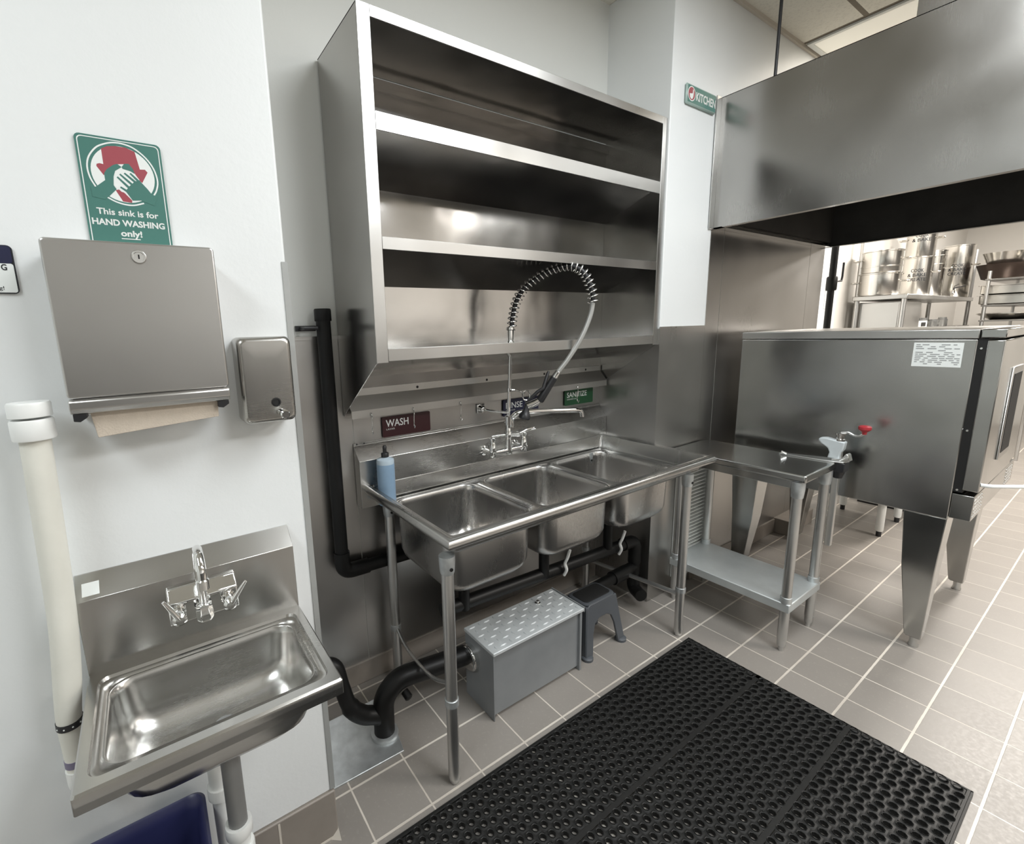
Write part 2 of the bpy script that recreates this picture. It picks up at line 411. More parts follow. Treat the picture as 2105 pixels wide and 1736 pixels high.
hat = [(-.631, 1.919), (-.621, 1.925), (-.607, 1.9275), (-.59, 1.9275), (-.575, 1.922), (-.57, 1.889), (-.561, 1.89), (-.557, 1.885), (-.569, 1.863), (-.574, 1.868), (-.583, 1.886), (-.592, 1.896), (-.61, 1.893), (-.627, 1.881), (-.633, 1.869), (-.643, 1.885), (-.642, 1.889), (-.637, 1.891), (-.631, 1.89)]
build('red_shape', flat(hat, yS-.0002, .0001), 'signred', em, smooth=0)
build('red_shape', flat([(-.617, 1.843), (-.611, 1.845), (-.602, 1.839), (-.591, 1.826), (-.592, 1.8215), (-.607, 1.8225)], yS-.0002, .0001), 'signred', em, smooth=0)
mb = MB()
for pl in ([(-.6575, 1.845), (-.649, 1.8455), (-.632, 1.86), (-.632, 1.873), (-.627, 1.881), (-.615, 1.891), (-.608, 1.894), (-.601, 1.889), (-.613, 1.88), (-.617, 1.869), (-.619, 1.852), (-.615, 1.845), (-.628, 1.831), (-.637, 1.823), (-.657, 1.826)],
           [(-.601, 1.889), (-.596, 1.896), (-.588, 1.897), (-.582, 1.888), (-.58, 1.879), (-.587, 1.883), (-.6, 1.886)],
           [(-.594, 1.852), (-.582, 1.864), (-.574, 1.868), (-.561, 1.852), (-.555, 1.843), (-.545, 1.839), (-.553, 1.82), (-.575, 1.828), (-.59, 1.826), (-.6, 1.843)]):
    mb.prism(pl, 'xz', yS-.0005, yS-.0003)
build('hands', mb, 'green', em, smooth=0)
build('hand_outline', flat([(-.614, 1.879), (-.602, 1.887), (-.596, 1.884), (-.587, 1.884), (-.58, 1.879), (-.573, 1.868), (-.581, 1.86), (-.594, 1.851), (-.597, 1.845), (-.602, 1.84), (-.607, 1.841), (-.611, 1.845), (-.619, 1.852), (-.617, 1.868), (-.612, 1.876)], yS-.0003, .0001), 'signwhite', em, smooth=0)
mb = MB()
for a, b in (((-.611, 1.869), (-.592, 1.849)), ((-.606, 1.875), (-.584, 1.854)), ((-.598, 1.878), (-.578, 1.860)), ((-.588, 1.879), (-.573, 1.863)), ((-.608, 1.85), (-.594, 1.841))):
    q = stroke([a, ((a[0]+b[0])/2, (a[1]+b[1])/2), b], [.0032, .0042, .0048], yS-.0003, .0003); mb.add(q.v, q.f)
build('fingers', mb, 'green', em, smooth=0)
text('lettering', 'This sink is for', -.654, 1.7945, .106, .0115, yS-.0003, 'letter', t, .022)
text('lettering', 'HAND WASHING', -.664, 1.774, .125, .0115, yS-.0003, 'letter', t, .032)
text('lettering', 'only!', -.619, 1.754, .037, .0115, yS-.0003, 'letter', t, .032)
build('underline', stroke([(-.619, 1.7488), (-.586, 1.7488)], .0018, yS-.0002), 'letter', t, smooth=0)

# ------------------------------------------------------------------ blue and white sign at the frame edge
t = thing('notice_sign', (-.9, YL, 1.63), 'white notice sign with navy header and black border at left edge', 'sign')
build('panel', MB().prism(rpoly(-1.02, -.7935, 1.6345, 1.723, .008), 'xz', YL-.004, YL), 'signblack', t)
build('header', flat(rpoly(-1.018, -.7955, 1.690, 1.7215, .005), YL-.0041), 'signnavy', t, smooth=0)
build('face', flat(rpoly(-1.018, -.7955, 1.6365, 1.6895, .004), YL-.0041), 'signwhite', t, smooth=0)
text('lettering', 'G', -.8133, 1.6775, .0082, .0105, YL-.0052, 'signblack', t, .02)
text('lettering', 'g!', -.8215, 1.6415, .0072, .0065, YL-.0052, 'signblack', t, .0)

# ------------------------------------------------------------------ paper towel dispenser
yF = YL-.10
t = thing('paper_towel_dispenser', (-.602, YL, 1.39), 'brushed steel paper towel dispenser on the left white wall', 'dispenser')
x0, x1 = -.7425, -.462
build('cabinet', MB().prism([(YL, 1.72), (yF+.012, 1.728), (yF+.012, 1.43), (yF+.02, 1.398), (YL, 1.392)], 'yz', x0+.004, x1-.004), 'steel_disp', t, bevel=.004)
dr = build('door', MB().prism(rpoly(x0, x1, 1.434, 1.727, .008), 'xz', yF, yF+.014), 'steel_disp', t, bevel=.004, seg=3)
lk = build('lock', MB().lathe([(.013, 0), (.013, .003), (.0115, .006), (.009, .006), (.0085, .003), (0, .003)], (-.5955, yF, 1.7), (0, -1, 0), 24), 'chrome', dr)
build('keyhole', MB().box(-.5968, -.5942, yF-.0035, yF-.003, 1.696, 1.704), 'bezel', lk, smooth=0)
build('lower_lip', MB().prism([(yF+.002, 1.4325), (yF-.004, 1.428), (yF-.004, 1.414), (yF+.004, 1.404), (yF+.03, 1.401), (yF+.03, 1.4325)], 'yz', x0+.001, x1-.001), 'steel_disp', t, bevel=.002)
for k in (x0+.004, x1-.026): build('corner_bracket', MB().prism([(k, 1.404), (k+.022, 1.404), (k+.022, 1.396), (k+.01, 1.388), (k, 1.39)], 'xz', yF+.004, yF+.045), 'blackplastic', t, bevel=.001)
tag(build('paper_towel', MB().prism([(x0+.026, 1.43), (x1-.024, 1.43), (x1-.026, 1.368), (x0+.036, 1.352)], 'xz', yF+.018, yF+.022), 'kraft', loc=(-.6, yF+.02, 1.35), bevel=.0008),
    'brown kraft paper towel hanging out below the steel dispenser', 'paper towel')

# ------------------------------------------------------------------ soap dispenser
t = thing('soap_dispenser', (-.373, YL, 1.34), 'small steel liquid soap dispenser beside the paper towel dispenser', 'soap dispenser')
yD = YL-.072
mb = MB(); cx, cz = -.374, 1.438
def rz(hx, hz, r, y, dx=0): return [Vector((p.x, y, p.y)) for p in rrect(cx+dx, cz, hx, hz, r, 0, 6)]
mb.loft([rz(.060, .102, .014, YL), rz(.060, .102, .014, yD+.014), rz(.0585, .1, .016, yD+.005), rz(.052, .094, .014, yD), rz(.049, .091, .012, yD-.0003), rz(.02, .05, .008, yD-.0004)], False, True)
build('body', mb, 'steel_soap', t, smooth=50)
build('sight_window', MB().lathe([(.011, 0), (.011, .002), (.008, .0025), (.008, .0005), (0, .0005)], (-.361, yD, 1.385), (0, -1, 0), 20), 'bezel', t)
v = build('push_valve', MB().lathe([(.009, 0), (.009, .012), (.0075, .014), (.0075, .03), (.011, .032), (.011, .045), (.008, .048), (0, .048)], (-.353, yD, 1.36), (0, -1, 0), 18), 'chrome', t)
build('nozzle', MB().tube([(-.353, yD-.02, 1.36), (-.353, yD-.022, 1.348)], .004), 'chrome', v)

# ------------------------------------------------------------------ cream vent pipe with white cap
t = thing('vent_pipe', (-.81, YL, .6), 'cream painted vent pipe with white cap on the left wall', 'pipe')
yV = YL-.062
build('pipe', MB().tube(spl([(-.8035, yV, 1.37), (-.808, yV, 1.2), (-.813, yV, 1.05), (-.817, yV-.003, .96), (-.826, yV-.002, .86), (-.836, yV, .77), (-.838, yV, .70), (-.839, yV, .60)], 6), [.0242]*25+[.0242-.0004*i for i in range(24)], 20), 'cream', t)
build('coupling', MB().lathe([(.0275, 0), (.0325, .001), (.0335, .004), (.0335, .036), (.0315, .04), (.03, .04)], (-.8035, yV, 1.36), (0, 0, 1), 28), 'pvc', t)
build('cap', MB().lathe([(.031, 0), (.033, .001), (.033, .024), (.031, .028), (0, .028)], (-.8035, yV, 1.404), (0, 0, 1), 28), 'pvc', t)
b = build('band_clamp', MB().lathe([(.0215, -.007), (.0235, -.007), (.0235, .007), (.0215, .007)], (-.8365, yV, .755), (.02, 0, 1), 24), 'blackplastic', t)
mb = MB()
for k in range(10):
    a = k/10*2*PI; mb.lathe([(.0016, 0), (.0016, .001)], (-.8365+.0233*math.cos(a), yV+.0233*math.sin(a), .755), (math.cos(a), math.sin(a), 0), 8)
build('studs', mb, 'signwhite', b)
build('primer_ring', MB().lathe([(.0172, -.009), (.0195, -.008), (.0195, .008), (.0172, .009)], (-.839, yV, .663), (0, 0, 1), 20), plain('purple_primer', (.20, .18, .26), .5), t)
build('elbow', MB().tube(arc_fillet([(-.839, yV, .645), (-.839, yV, .60), (-.839, YL+.01, .60)], .03), .021, 16), 'pvc', t)

# ------------------------------------------------------------------ hand sink
HX0, HX1, HYF, HZ = -.795, -.350, -.467, .835
t = thing('hand_sink', (-.572, YL, .74), 'small wall hung steel hand sink on the left white wall', 'sink')
yh = YL-.048
# deck: outer edge, raised inner step, bowl opening
cx, cy = (HX0+HX1)/2, -.305
def orect(x0, x1, y0, y1, z, r=.003): return rrect((x0+x1)/2, (y0+y1)/2, (x1-x0)/2, (y1-y0)/2, r, z, 6)
rings = [orect(HX0, HX1, HYF, yh, HZ-.035, .004), orect(HX0, HX1, HYF, yh, HZ-.004, .004), orect(HX0+.003, HX1-.003, HYF+.003, yh, HZ, .004),
         orect(HX0+.018, HX1-.018, HYF+.022, yh-.026, HZ, .022), orect(HX0+.021, HX1-.021, HYF+.025, yh-.029, HZ-.006, .022),
         orect(HX0+.036, HX1-.036, HYF+.04, yh-.042, HZ-.008, .04)]
build('deck', MB().loft(rings), 'steel_hand', t, smooth=28, solid=.0015)
def bring(d, z, r): return rrect(cx, (HYF+.04+yh-.042)/2, (HX1-HX0)/2-.036-d, (yh-.042-HYF-.04)/2-d, r, z, 6)
zb = HZ-.008
rings = [bring(0, zb, .04), bring(.003, zb-.004, .04), bring(.006, zb-.02, .045), bring(.010, zb-.075, .05), bring(.018, zb-.105, .055), bring(.034, zb-.124, .06), bring(.060, zb-.133, .05), bring(.09, zb-.136, .03), bring(.115, zb-.138, .008)]
bw = build('bowl', MB().loft(rings, False, True), 'steel_hand', t, smooth=60, solid=.0015)
build('drain', MB().lathe([(.028, 0), (.026, .002), (.018, .0), (.017, -.004), (0, -.004)], (cx+.01, cy, zb-.1365), (0, 0, 1), 24), 'chrome', bw)
build('backsplash', MB().prism([(YL, HZ-.03), (yh, HZ-.03), (yh, 1.003), (YL-.002, 1.046), (YL, 1.046)], 'yz', HX0, HX1), 'steel_hand', t, bevel=.0012)
build('label_sticker', MB().add([(HX0+.012, yh+.0070, 1.010), (HX0+.042, yh+.0070, 1.010), (HX0+.042, yh+.029, 1.0305), (HX0+.012, yh+.029, 1.0305)], [(0, 1, 2, 3)]), 'signwhite', t, smooth=0, solid=.0006)
# faucet on the splash
t = thing('faucet', (-.565, yh, .93), 'chrome gooseneck faucet on the hand sink backsplash', 'faucet')
build('body', MB().prism([(yh, .898), (yh-.030, .902), (yh-.032, .955), (yh-.008, .982), (yh, .982)], 'yz', -.637, -.493), 'chrome', t, bevel=.004, seg=3)
build('spout', MB().tube(spl([(-.568, yh-.06, .945), (-.568, yh-.06, 1.0), (-.568, yh-.06, 1.045), (-.568, yh-.068, 1.078), (-.568, yh-.09, 1.094), (-.568, yh-.118, 1.092), (-.568, yh-.14, 1.07), (-.568, yh-.146, 1.045)], 6), .0095, 16), 'chrome', t)
build('outlet', MB().lathe([(.0095, 0), (.0118, .001), (.0118, .02), (.010, .022)], (-.568, yh-.147, 1.028), (0, 0, 1), 18), 'chrome', t)
build('spout_nut', MB().lathe([(.016, -.018), (.018, -.012), (.018, .002), (.0165, .014), (.0165, .022), (.011, .024)], (-.568, yh-.06, .93), (0, 0, 1), 6), 'chrome', t, bevel=.0015)
build('neck', MB().tube([(-.568, yh-.02, .94), (-.568, yh-.06, .94)], .014, 14), 'chrome', t)
for sx, ang in ((-.617, 2.0), (-.516, .95)):
    s_ = build('valve', MB().lathe([(.015, 0), (.015, .008), (.012, .01), (.012, .03), (.0145, .032), (.0145, .044), (.009, .05), (0, .05)], (sx, yh-.028, .935), (0, -1, 0), 16), 'chrome', t)
    dx, dz = math.cos(ang), math.sin(ang)
    build('handle', MB().tube([(sx+dx*.004, yh-.072, .935+dz*.004), (sx+dx*.03, yh-.075, .935+dz*.03), (sx+dx*.062, yh-.078, .935+dz*.06)], [.0065, .0055, .0035], 10), 'chrome', s_)
# drain under the hand sink
t = thing('sink_drain', (-.56, -.27, .25), 'grey tailpiece with white plastic drain fittings under the hand sink', 'drain pipe')
build('tailpiece', MB().tube([(-.562, -.278, .70), (-.563, -.278, .40)], .0205, 18), plain('grey_pipe', (.22, .22, .215), .45), t)
for z in (.405, .345): build('slip_nut', MB().lathe([(.021, .028), (.028, .028), (.0295, .022), (.0295, .0), (.026, -.006), (.021, -.006)], (-.563, -.278, z), (0, 0, 1), 20), 'pvc', t)
build('trap', MB().tube(arc_fillet([(-.563, -.278, .42), (-.563, -.278, .26), (-.575, -.2, .26), (-.585, -.165, .26), (-.585, -.165, .44)], .05), .0225, 16), 'pvc', t)
build('slip_nut', MB().lathe([(.022, .02), (.029, .02), (.03, .012), (.03, -.01), (.022, -.014)], (-.585, -.165, .43), (0, 0, 1), 20), 'pvc', t)
build('wall_pipe', MB().tube(arc_fillet([(-.585, -.165, .43), (-.585, -.165, .52), (-.585, YL+.01, .52)], .04), .024, 16), 'pvc', t)
# navy bin
t = MB()
def bnr(d, z): return rrect(-.775, -.285, .155-d, .155-d, .03, z, 6)
t.loft([bnr(.03, .0), bnr(.012, .40), bnr(.0, .405), bnr(0, .425), bnr(.006, .43), bnr(.012, .425), bnr(.02, .40), bnr(.036, .012)], True, True)
tag(build('waste_bin', t, 'navy', loc=(-.775, -.285, 0), smooth=50), 'navy blue plastic bin on the floor under the hand sink', 'bin')

# ------------------------------------------------------------------ steel shelf unit
SX0, SX1, SYF, SYB = .029, 1.583, .117, YB-.006
t = thing('steel_shelf_unit', (.8, SYB, 1.2), 'large open steel wall shelf above the three bowl sink', 'shelf')
side = [(SYF, 2.496), (SYF, 1.441), (SYB, 1.215), (SYB, 2.496)]
for a in (SX0, SX1-.0025): build('side_panel', MB().prism(side, 'yz', a, a+.0025), 'steel_shelf', t, smooth=0)
build('back_panel', MB().box(SX0+.003, SX1-.003, SYB-.003, SYB, 1.215, 2.49), 'steel_shelf', t, smooth=0)
tp = build('top_panel', MB().box(SX0, SX1, SYF, SYB, 2.4925, 2.496), 'steel_shelf', t, smooth=0)
build('stiffener', MB().box(SX0+.004, SX1-.004, SYB-.02, SYB-.003, 2.44, 2.455), 'steel_shelf', tp, smooth=0)
build('face_flange', MB().box(SX0, SX0+.043, SYF-.004, SYF, 1.441, 2.498), 'steel_trim', t, bevel=.001, label='left front edge flange')
build('face_flange', MB().box(SX1-.034, SX1, SYF-.004, SYF, 1.441, 2.498), 'steel_trim', t, bevel=.001, label='right front edge flange')
build('face_flange', MB().box(SX0+.043, SX1-.034, SYF-.004, SYF, 2.466, 2.498), 'steel_trim', t, bevel=.001, label='top front edge flange')
for zt, zl in ((2.212, .052), (1.845, .038), (1.486, .04)):
    dz = .118
    mb = MB().prism([(SYF+.001, zt), (SYB-.004, zt-dz), (SYB-.004, zt-dz-.0025), (SYF+.001, zt-.003)], 'yz', SX0+.004, SX1-.004)
    sh = build('shelf', mb, 'steel_shelf', t, smooth=0)
    build('shelf_lip', MB().box(SX0+.044, SX1-.035, SYF-.003, SYF+.0005, zt-zl, zt+.001), 'steel_trim', sh, bevel=.0008)
mb = MB().prism([(SYB-.001, 1.318), (SYB-.005, 1.318), (SYB-.005, 1.288), (.412, 1.236), (.412, 1.208), (.4095, 1.208), (.4095, 1.239), (SYB-.0075, 1.292), (SYB-.0075, 1.32), (SYB-.001, 1.32)], 'yz', SX0+.012, SX1-.012)
rl = build('hook_rail', mb, 'steel_trim', t, smooth=0)
for x in (.368, .75, 1.13, 1.45): build('screw_hole', MB().lathe([(.006, 0), (.006, .001)], (x, SYB-.0072, 1.304), (0, -1, 0), 12), 'bezel', rl)
# S hooks on the rail
hk = None
lab = ['bare thin S hook at the left end of the shelf rail', 'thin S hook hanging in front of the maroon wash sign', 'bare thin S hook between the wash sign and the riser pipe', 'thin S hook hanging in front of the green sanitize sign']
for i, x in enumerate((.122, .314, .556, 1.325)):
    y0 = .4105
    pts = spl([(x, y0+.006, 1.217), (x, y0+.002, 1.226), (x, y0-.006, 1.222), (x+.001, y0-.008, 1.205), (x+.001, y0-.004, 1.165), (x, y0-.006, 1.145), (x-.002, y0-.014, 1.14), (x-.003, y0-.02, 1.15)], 5)
    h = tag(build('hook', MB().tube(pts, .0023, 8), 'chrome', loc=(x, y0, 1.14)), lab[i], 'hook', 'hooks on the shelf rail')
# wash / rinse / sanitize signs on the steel wall
def wsign(lb, x0, x1, z0, z1, mat, big, bx, bw, bh, bz, small, sw):
    s = thing('sink_sign', ((x0+x1)/2, YB-.004, z0), lb, 'sign', 'sink step signs')
    build('panel', MB().prism(rpoly(x0, x1, z0, z1, .006), 'xz', YB-.012, YB-.008), mat, s)
    text('lettering', big, bx, bz, bw, bh, YB-.0125, 'letter', s, .012)
    text('lettering', small, bx+.001, bz-.014, sw, .007, YB-.0125, 'letter', s, .0)
wsign('maroon wash sign on the steel wall above the left bowl', .192, .427, 1.102, 1.19, 'maroon', 'WASH', .209, .108, .030, 1.146, 'LAVAR', .04)
wsign('navy rinse sign on the steel wall behind the riser pipe', .852, 1.09, 1.108, 1.193, 'signnavy', 'RINSE', .868, .110, .029, 1.148, 'ENJUAGAR', .06)
wsign('dark green sanitize sign on the steel wall at right', 1.288, 1.517, 1.114, 1.199, 'signgreen', 'SANITIZE', 1.304, .160, .028, 1.158, 'DESINFECTAR', .075)

# ------------------------------------------------------------------ three bowl sink
X0, X1, YF, ZR, ZD, YSP = .072, 1.581, -.227, .924, .85, .412
t = thing('three_bowl_sink', (.83, .1, 0), 'long steel three bowl sink on tube legs below the wall shelf', 'sink')
def sq(x0, x1, y0, y1, z, r=.004): return rrect((x0+x1)/2, (y0+y1)/2, (x1-x0)/2, (y1-y0)/2, r, z, 6)
bx = [(.168, .574), (.624, 1.030), (1.080, 1.486)]; by = (-.080, .372)
mb = MB()
mb.loft([sq(X0+.02, X1-.02, YF+.02, YSP, ZR-.001, .006), sq(X0+.036, X1-.036, YF+.036, YSP-.0005, ZR-.004, .01), sq(X0+.046, X1-.046, YF+.05, YSP-.001, ZD+.008, .016), sq(X0+.052, X1-.052, YF+.056, YSP-.0015, ZD, .02)])
lip = .012
mb.holed(sq(X0+.052, X1-.052, YF+.056, YSP-.0015, ZD, .02), [sq(a, b, by[0], by[1], ZD, .062) for a, b in bx])
build('deck', mb, 'steel_sink', t, smooth=45, solid=.0015)
for a, b in bx:
    c0, c1, hx, hy = (a+b)/2, sum(by)/2, (b-a)/2, (by[1]-by[0])/2
    def R_(d, z, r): return rrect(c0, c1, hx-d, hy-d, r, z, 8)
    rings = [R_(0, ZD, .062), R_(.004, ZD-.002, .06), R_(.007, ZD-.008, .058), R_(.009, ZD-.03, .058), R_(.013, ZD-.19, .06), R_(.02, ZD-.215, .066), R_(.036, ZD-.235, .07), R_(.065, ZD-.246, .07), R_(.12, ZD-.25, .05), R_(.19, ZD-.254, .01)]
    bo = build('bowl', MB().loft(rings, False, True), 'steel_bowl', t, smooth=60, solid=.0015)
    build('drain', MB().lathe([(.045, 0), (.043, .003), (.03, .001), (.028, -.006), (0, -.006)], (c0, c1, ZD-.252), (0, 0, 1), 24), 'chrome', bo)
build('rolled_rim', MB().tube([(X0+.019, YSP+.02, ZR-.019), (X0+.019, YF+.019, ZR-.019), (X1-.019, YF+.019, ZR-.019), (X1-.019, YSP+.02, ZR-.019)], .019, 20), 'steel_sink', t, smooth=50)
build('backsplash', MB().prism([(YB-.006, ZD-.02), (YSP, ZD-.02), (YSP, 1.03), (YB-.009, 1.086), (YB-.009, 1.096), (YB-.006, 1.096)], 'yz', X0-.012, X1), 'steel_sink', t, bevel=.0012)
for x in (X0+.003, X0+.035): build('screw', MB().lathe([(.004, 0), (.003, .002), (0, .003)], (x, YB-.009, 1.091), (0, -1, 0), 10), 'blackplastic', t)
def leg(x, y, zj, ztop=.842):
    l = build('leg', MB().tube([(x, y, .02), (x, y, ztop)], .0205, 20), 'steel_leg', t)
    build('collar', MB().lathe([(.021, -.013), (.0235, -.012), (.0235, .012), (.021, .013)], (x, y, zj), (0, 0, 1), 20), 'galv', l)
    build('foot', MB().lathe([(.014, 0), (.017, .004), (.0195, .03), (.0205, .045)], (x, y, 0), (0, 0, 1), 20), 'steel_leg', l)
    build('socket', MB().lathe([(.026, .846), (.026, .825), (.0235, .79), (.0215, .785)], (x, y, 0), (0, 0, 1), 20), 'galv', l)
    build('set_screw', MB().lathe([(.006, 0), (.006, .004), (.003, .004), (.003, .002), (0, .002)], (x, y-.023, .806), (0, -1, 0), 10), 'bezel', l)
for a in ((.105, -.160, .318), (1.455, -.163, .25), (.166, .385, .268), (1.40, .385, .268)): leg(*a)
build('brace', MB().tube(spl([(.166, .385, .27), (.155, .25, .235), (.13, .02, .28), (.105, -.16, .385)], 5), .007, 10), 'steel_leg', t)
build('brace', MB().tube([(1.405, .385, .2), (1.44, .06, .21), (1.455, -.15, .22)], [.011, .011, .012], 10), 'steel_leg', t)

# pre rinse faucet
t = thing('pre_rinse_faucet', (.785, YSP, 1.0), 'chrome pre rinse faucet with coil spring hose over the middle bowl', 'faucet')
yM = .345
xm, zm = .785, .985
body = MB().tube([(.675, yM, zm-.012), (.70, yM, zm-.012), (.785, yM, zm-.012), (.87, yM, zm-.012), (.895, yM, zm-.012)], [.013, .010, .014, .010, .013], 16)
b = build('mixing_body', body, 'chrome', t)
for x in (.69, .88):
    v = build('valve', MB().lathe([(.016, -.03), (.018, -.024), (.0175, .0), (.0155, .03), (.0125, .034), (.0125, .048), (.016, .05), (.016, .06), (.008, .064), (0, .064)], (x, yM, zm), (0, 0, 1), 16), 'chrome', t)
    build('handle', MB().tube([(x-.004, yM, zm+.066), (x+.02, yM-.012, zm+.070), (x+.052, yM-.03, zm+.074)], [.0075, .006, .0045], 10), 'chrome', v)
    build('inlet', MB().lathe([(.024, 0), (.024, .006), (.016, .01), (.013, .04), (.013, YSP-yM)], (x, YSP, zm-.012), (0, -1, 0), 16), 'chrome', t)
build('center_post', MB().lathe([(.018, -.03), (.018, .0), (.0125, .02), (.0125, .05), (.017, .052), (.017, .075), (.0135, .08), (.0135, .11), (.017, .112), (.017, .15), (.012, .155)], (xm, yM, zm), (0, 0, 1), 18), 'chrome', t)
# valve of the swing spout
v = build('spout_valve', MB().lathe([(.013, 0), (.013, .03), (.016, .032), (.016, .046), (.006, .05)], (xm+.008, yM-.006, zm+.065), (.55, -.75, .1), 14), 'chrome', t)
build('handle', MB().tube([(xm+.035, yM-.042, zm+.072), (xm+.07, yM-.05, zm+.085), (xm+.115, yM-.055, zm+.09)], [.007, .006, .004], 10), 'chrome', v)
build('riser', MB().tube([(xm, yM, zm+.13), (xm-.012, yM-.03, 1.35), (xm-.012, yM-.033, 1.475)], .0085, 14), 'chrome', t)
build('spout', MB().tube(spl([(xm+.012, yM-.01, 1.085), (xm+.014, yM-.012, 1.125), (xm+.035, yM-.03, 1.15), (xm+.12, yM-.05, 1.152), (xm+.28, yM-.085, 1.142), (xm+.36, yM-.10, 1.135), (xm+.385, yM-.105, 1.125), (xm+.392, yM-.106, 1.1)], 5), [.011]*6+[.0135]*10+[.0125]*10+[.011]*10, 14), 'chrome', t)
build('wall_bracket', MB().box(.69, .735, YB-.012, YB-.006, 1.145, 1.19).tube([(.712, YB-.01, 1.168), (.74, YB-.05, 1.158), (xm-.006, yM-.01, 1.155)], .006, 10).lathe([(.014, 0), (.014, .02), (.008, .026)], (.712, YB-.012, 1.168), (0, -1, 0), 14), 'chrome', t, bevel=.002)
sp0 = [(.773, .312, 1.43), (.781, .312, 1.53), (.788, .31, 1.598), (.803, .30, 1.664), (.838, .278, 1.724), (.894, .222, 1.775), (.932, .172, 1.797), (.958, .128, 1.799), (.985, .088, 1.774), (1.008, .069, 1.726), (1.022, .06, 1.675), (1.024, .06, 1.64)]
core = spl(sp0, 10)
hz_ = spl([(1.024, .06, 1.645), (1.014, .065, 1.586), (.98, .08, 1.498), (.937, .11, 1.411), (.894, .14, 1.343)], 6)
build('hose', MB().tube(core[6:], .0105, 12), 'blackplastic', t, label='dark hose inside the coil spring')
build('lower_hose', MB().tube(hz_, .0105, 12), plain('grey_hose', (.45, .45, .43), .32, .3), t, label='bare grey hose below the spring')
build('spring_base', MB().lathe([(.011, 0), (.017, .002), (.017, .012), (.013, .014), (.013, .06), (.018, .063), (.018, .073), (.011, .076)], (.7735, .312, 1.475), (0, 0, 1), 18), 'chrome', t)
# coil
def frames(P):
    T = [(P[min(i+1, len(P)-1)]-P[max(i-1, 0)]).normalized() for i in range(len(P))]
    u = Vector((1, 0, 0)); F = []
    for tt in T:
        u = (u-tt*u.dot(tt)).normalized(); F.append((tt, u, tt.cross(u)))
    return F
cc = core[11:]; ln = [0]
for i in range(1, len(cc)): ln.append(ln[-1]+(cc[i]-cc[i-1]).length)
F = frames(cc); turns = 30; N_ = turns*12; coil = []
for k in range(N_+1):
    s_ = ln[-1]*(k/N_); i = max(0, min(len(cc)-2, next((j for j in range(len(ln)-1) if ln[j+1] >= s_), len(cc)-2)))
    f = (s_-ln[i])/max(1e-9, ln[i+1]-ln[i]); p = cc[i].lerp(cc[i+1], f); u = F[i][1].lerp(F[i+1][1], f).normalized(); v_ = F[i][2].lerp(F[i+1][2], f).normalized()
    a = 2*PI*turns*k/N_; rr = .0205
    coil.append(p+(u*math.cos(a)+v_*math.sin(a))*rr)
build('spring', MB().tube(coil, .0027, 6, mitre=False), 'chrome', t, smooth=60)
gd = (Vector((.837, .18, 1.232))-Vector((.894, .14, 1.343))).normalized(); g0 = Vector((.894, .14, 1.343))
build('hose_nut', MB().lathe([(.011, -.01), (.013, -.008), (.0135, .02), (.012, .026)], g0, gd, 14), 'chrome', t)
sg = build('grip', MB().lathe([(.012, .02), (.0155, .024), (.016, .05), (.0175, .1), (.0185, .138), (.015, .145)], g0, gd, 16), 'blackplastic', t)
hd = g0+gd*.145
hd2 = hd+Vector((-.045, .03, -.02))
build('spray_valve', MB().tube([hd-gd*.01, hd+(hd2-hd)*.35, hd2], [.013, .017, .016], 14), 'chrome', t)
fd = Vector((-.25, .1, -1)).normalized()
build('spray_face', MB().lathe([(.012, -.01), (.014, .02), (.02, .034), (.026, .042), (.026, .056), (.022, .06), (0, .06)], hd2, fd, 18), 'blackplastic', t)
build('trigger', MB().tube([hd2+Vector((-.012, 0, .022)), hd2+Vector((.01, -.012, .035)), hd+Vector((-.02, -.01, .045)), hd+Vector((.005, -.02, .06)), hd+Vector((.03, -.02, .12)), hd+Vector((.036, -.02, .132))], [.007, .0075, .008, .008, .0075, .005], 10), 'blackplastic', t)
rg = hd2+Vector((-.01, -.005, .05))
build('hook_ring', MB().tube([rg+Vector((.017*math.cos(a*PI/8), -.006*math.cos(a*PI/8), .022*math.sin(a*PI/8))) for a in range(16)], .003, 8, closed=True), 'chrome', t)
build('hook_arm', MB().tube([(xm-.016, yM-.02, 1.265), (xm+.02, yM-.03, 1.262), tuple(rg+Vector((-.01, 0, .012)))], .004, 8).lathe([(.012, -.008), (.012, .008)], (xm-.008, yM-.02, 1.265), (0, 0, 1), 12), 'chrome', t)

# soap bottle on the sink deck
t = thing('soap_bottle', (.152, .33, ZD), 'pale blue plastic bottle standing at the left end of the big sink', 'bottle')
t.location = (.148, .355, ZD)
bp = (.148, .355, ZD)
build('body', MB().lathe([(.0, 0), (.034, .001), (.036, .006), (.036, .170), (.0358, .172)], bp, (0, 0, 1), 28), 'bottle', t, label='blue filled bottle body')
build('shoulder', MB().lathe([(.0358, .172), (.0358, .184), (.034, .19), (.026, .194), (.014, .197), (.014, .202)], bp, (0, 0, 1), 28), 'bottletop', t, label='clear empty shoulder')
cp = build('cap', MB().lathe([(.0145, .199), (.0155, .2), (.0155, .214), (.0135, .217), (.008, .219)], bp, (0, 0, 1), 20), 'blackplastic', t)
build('nozzle', MB().lathe([(.008, .217), (.0075, .232), (.0085, .233), (.0075, .243), (.004, .247), (0, .247)], bp, (0, 0, 1), 14), 'blackplastic', cp)

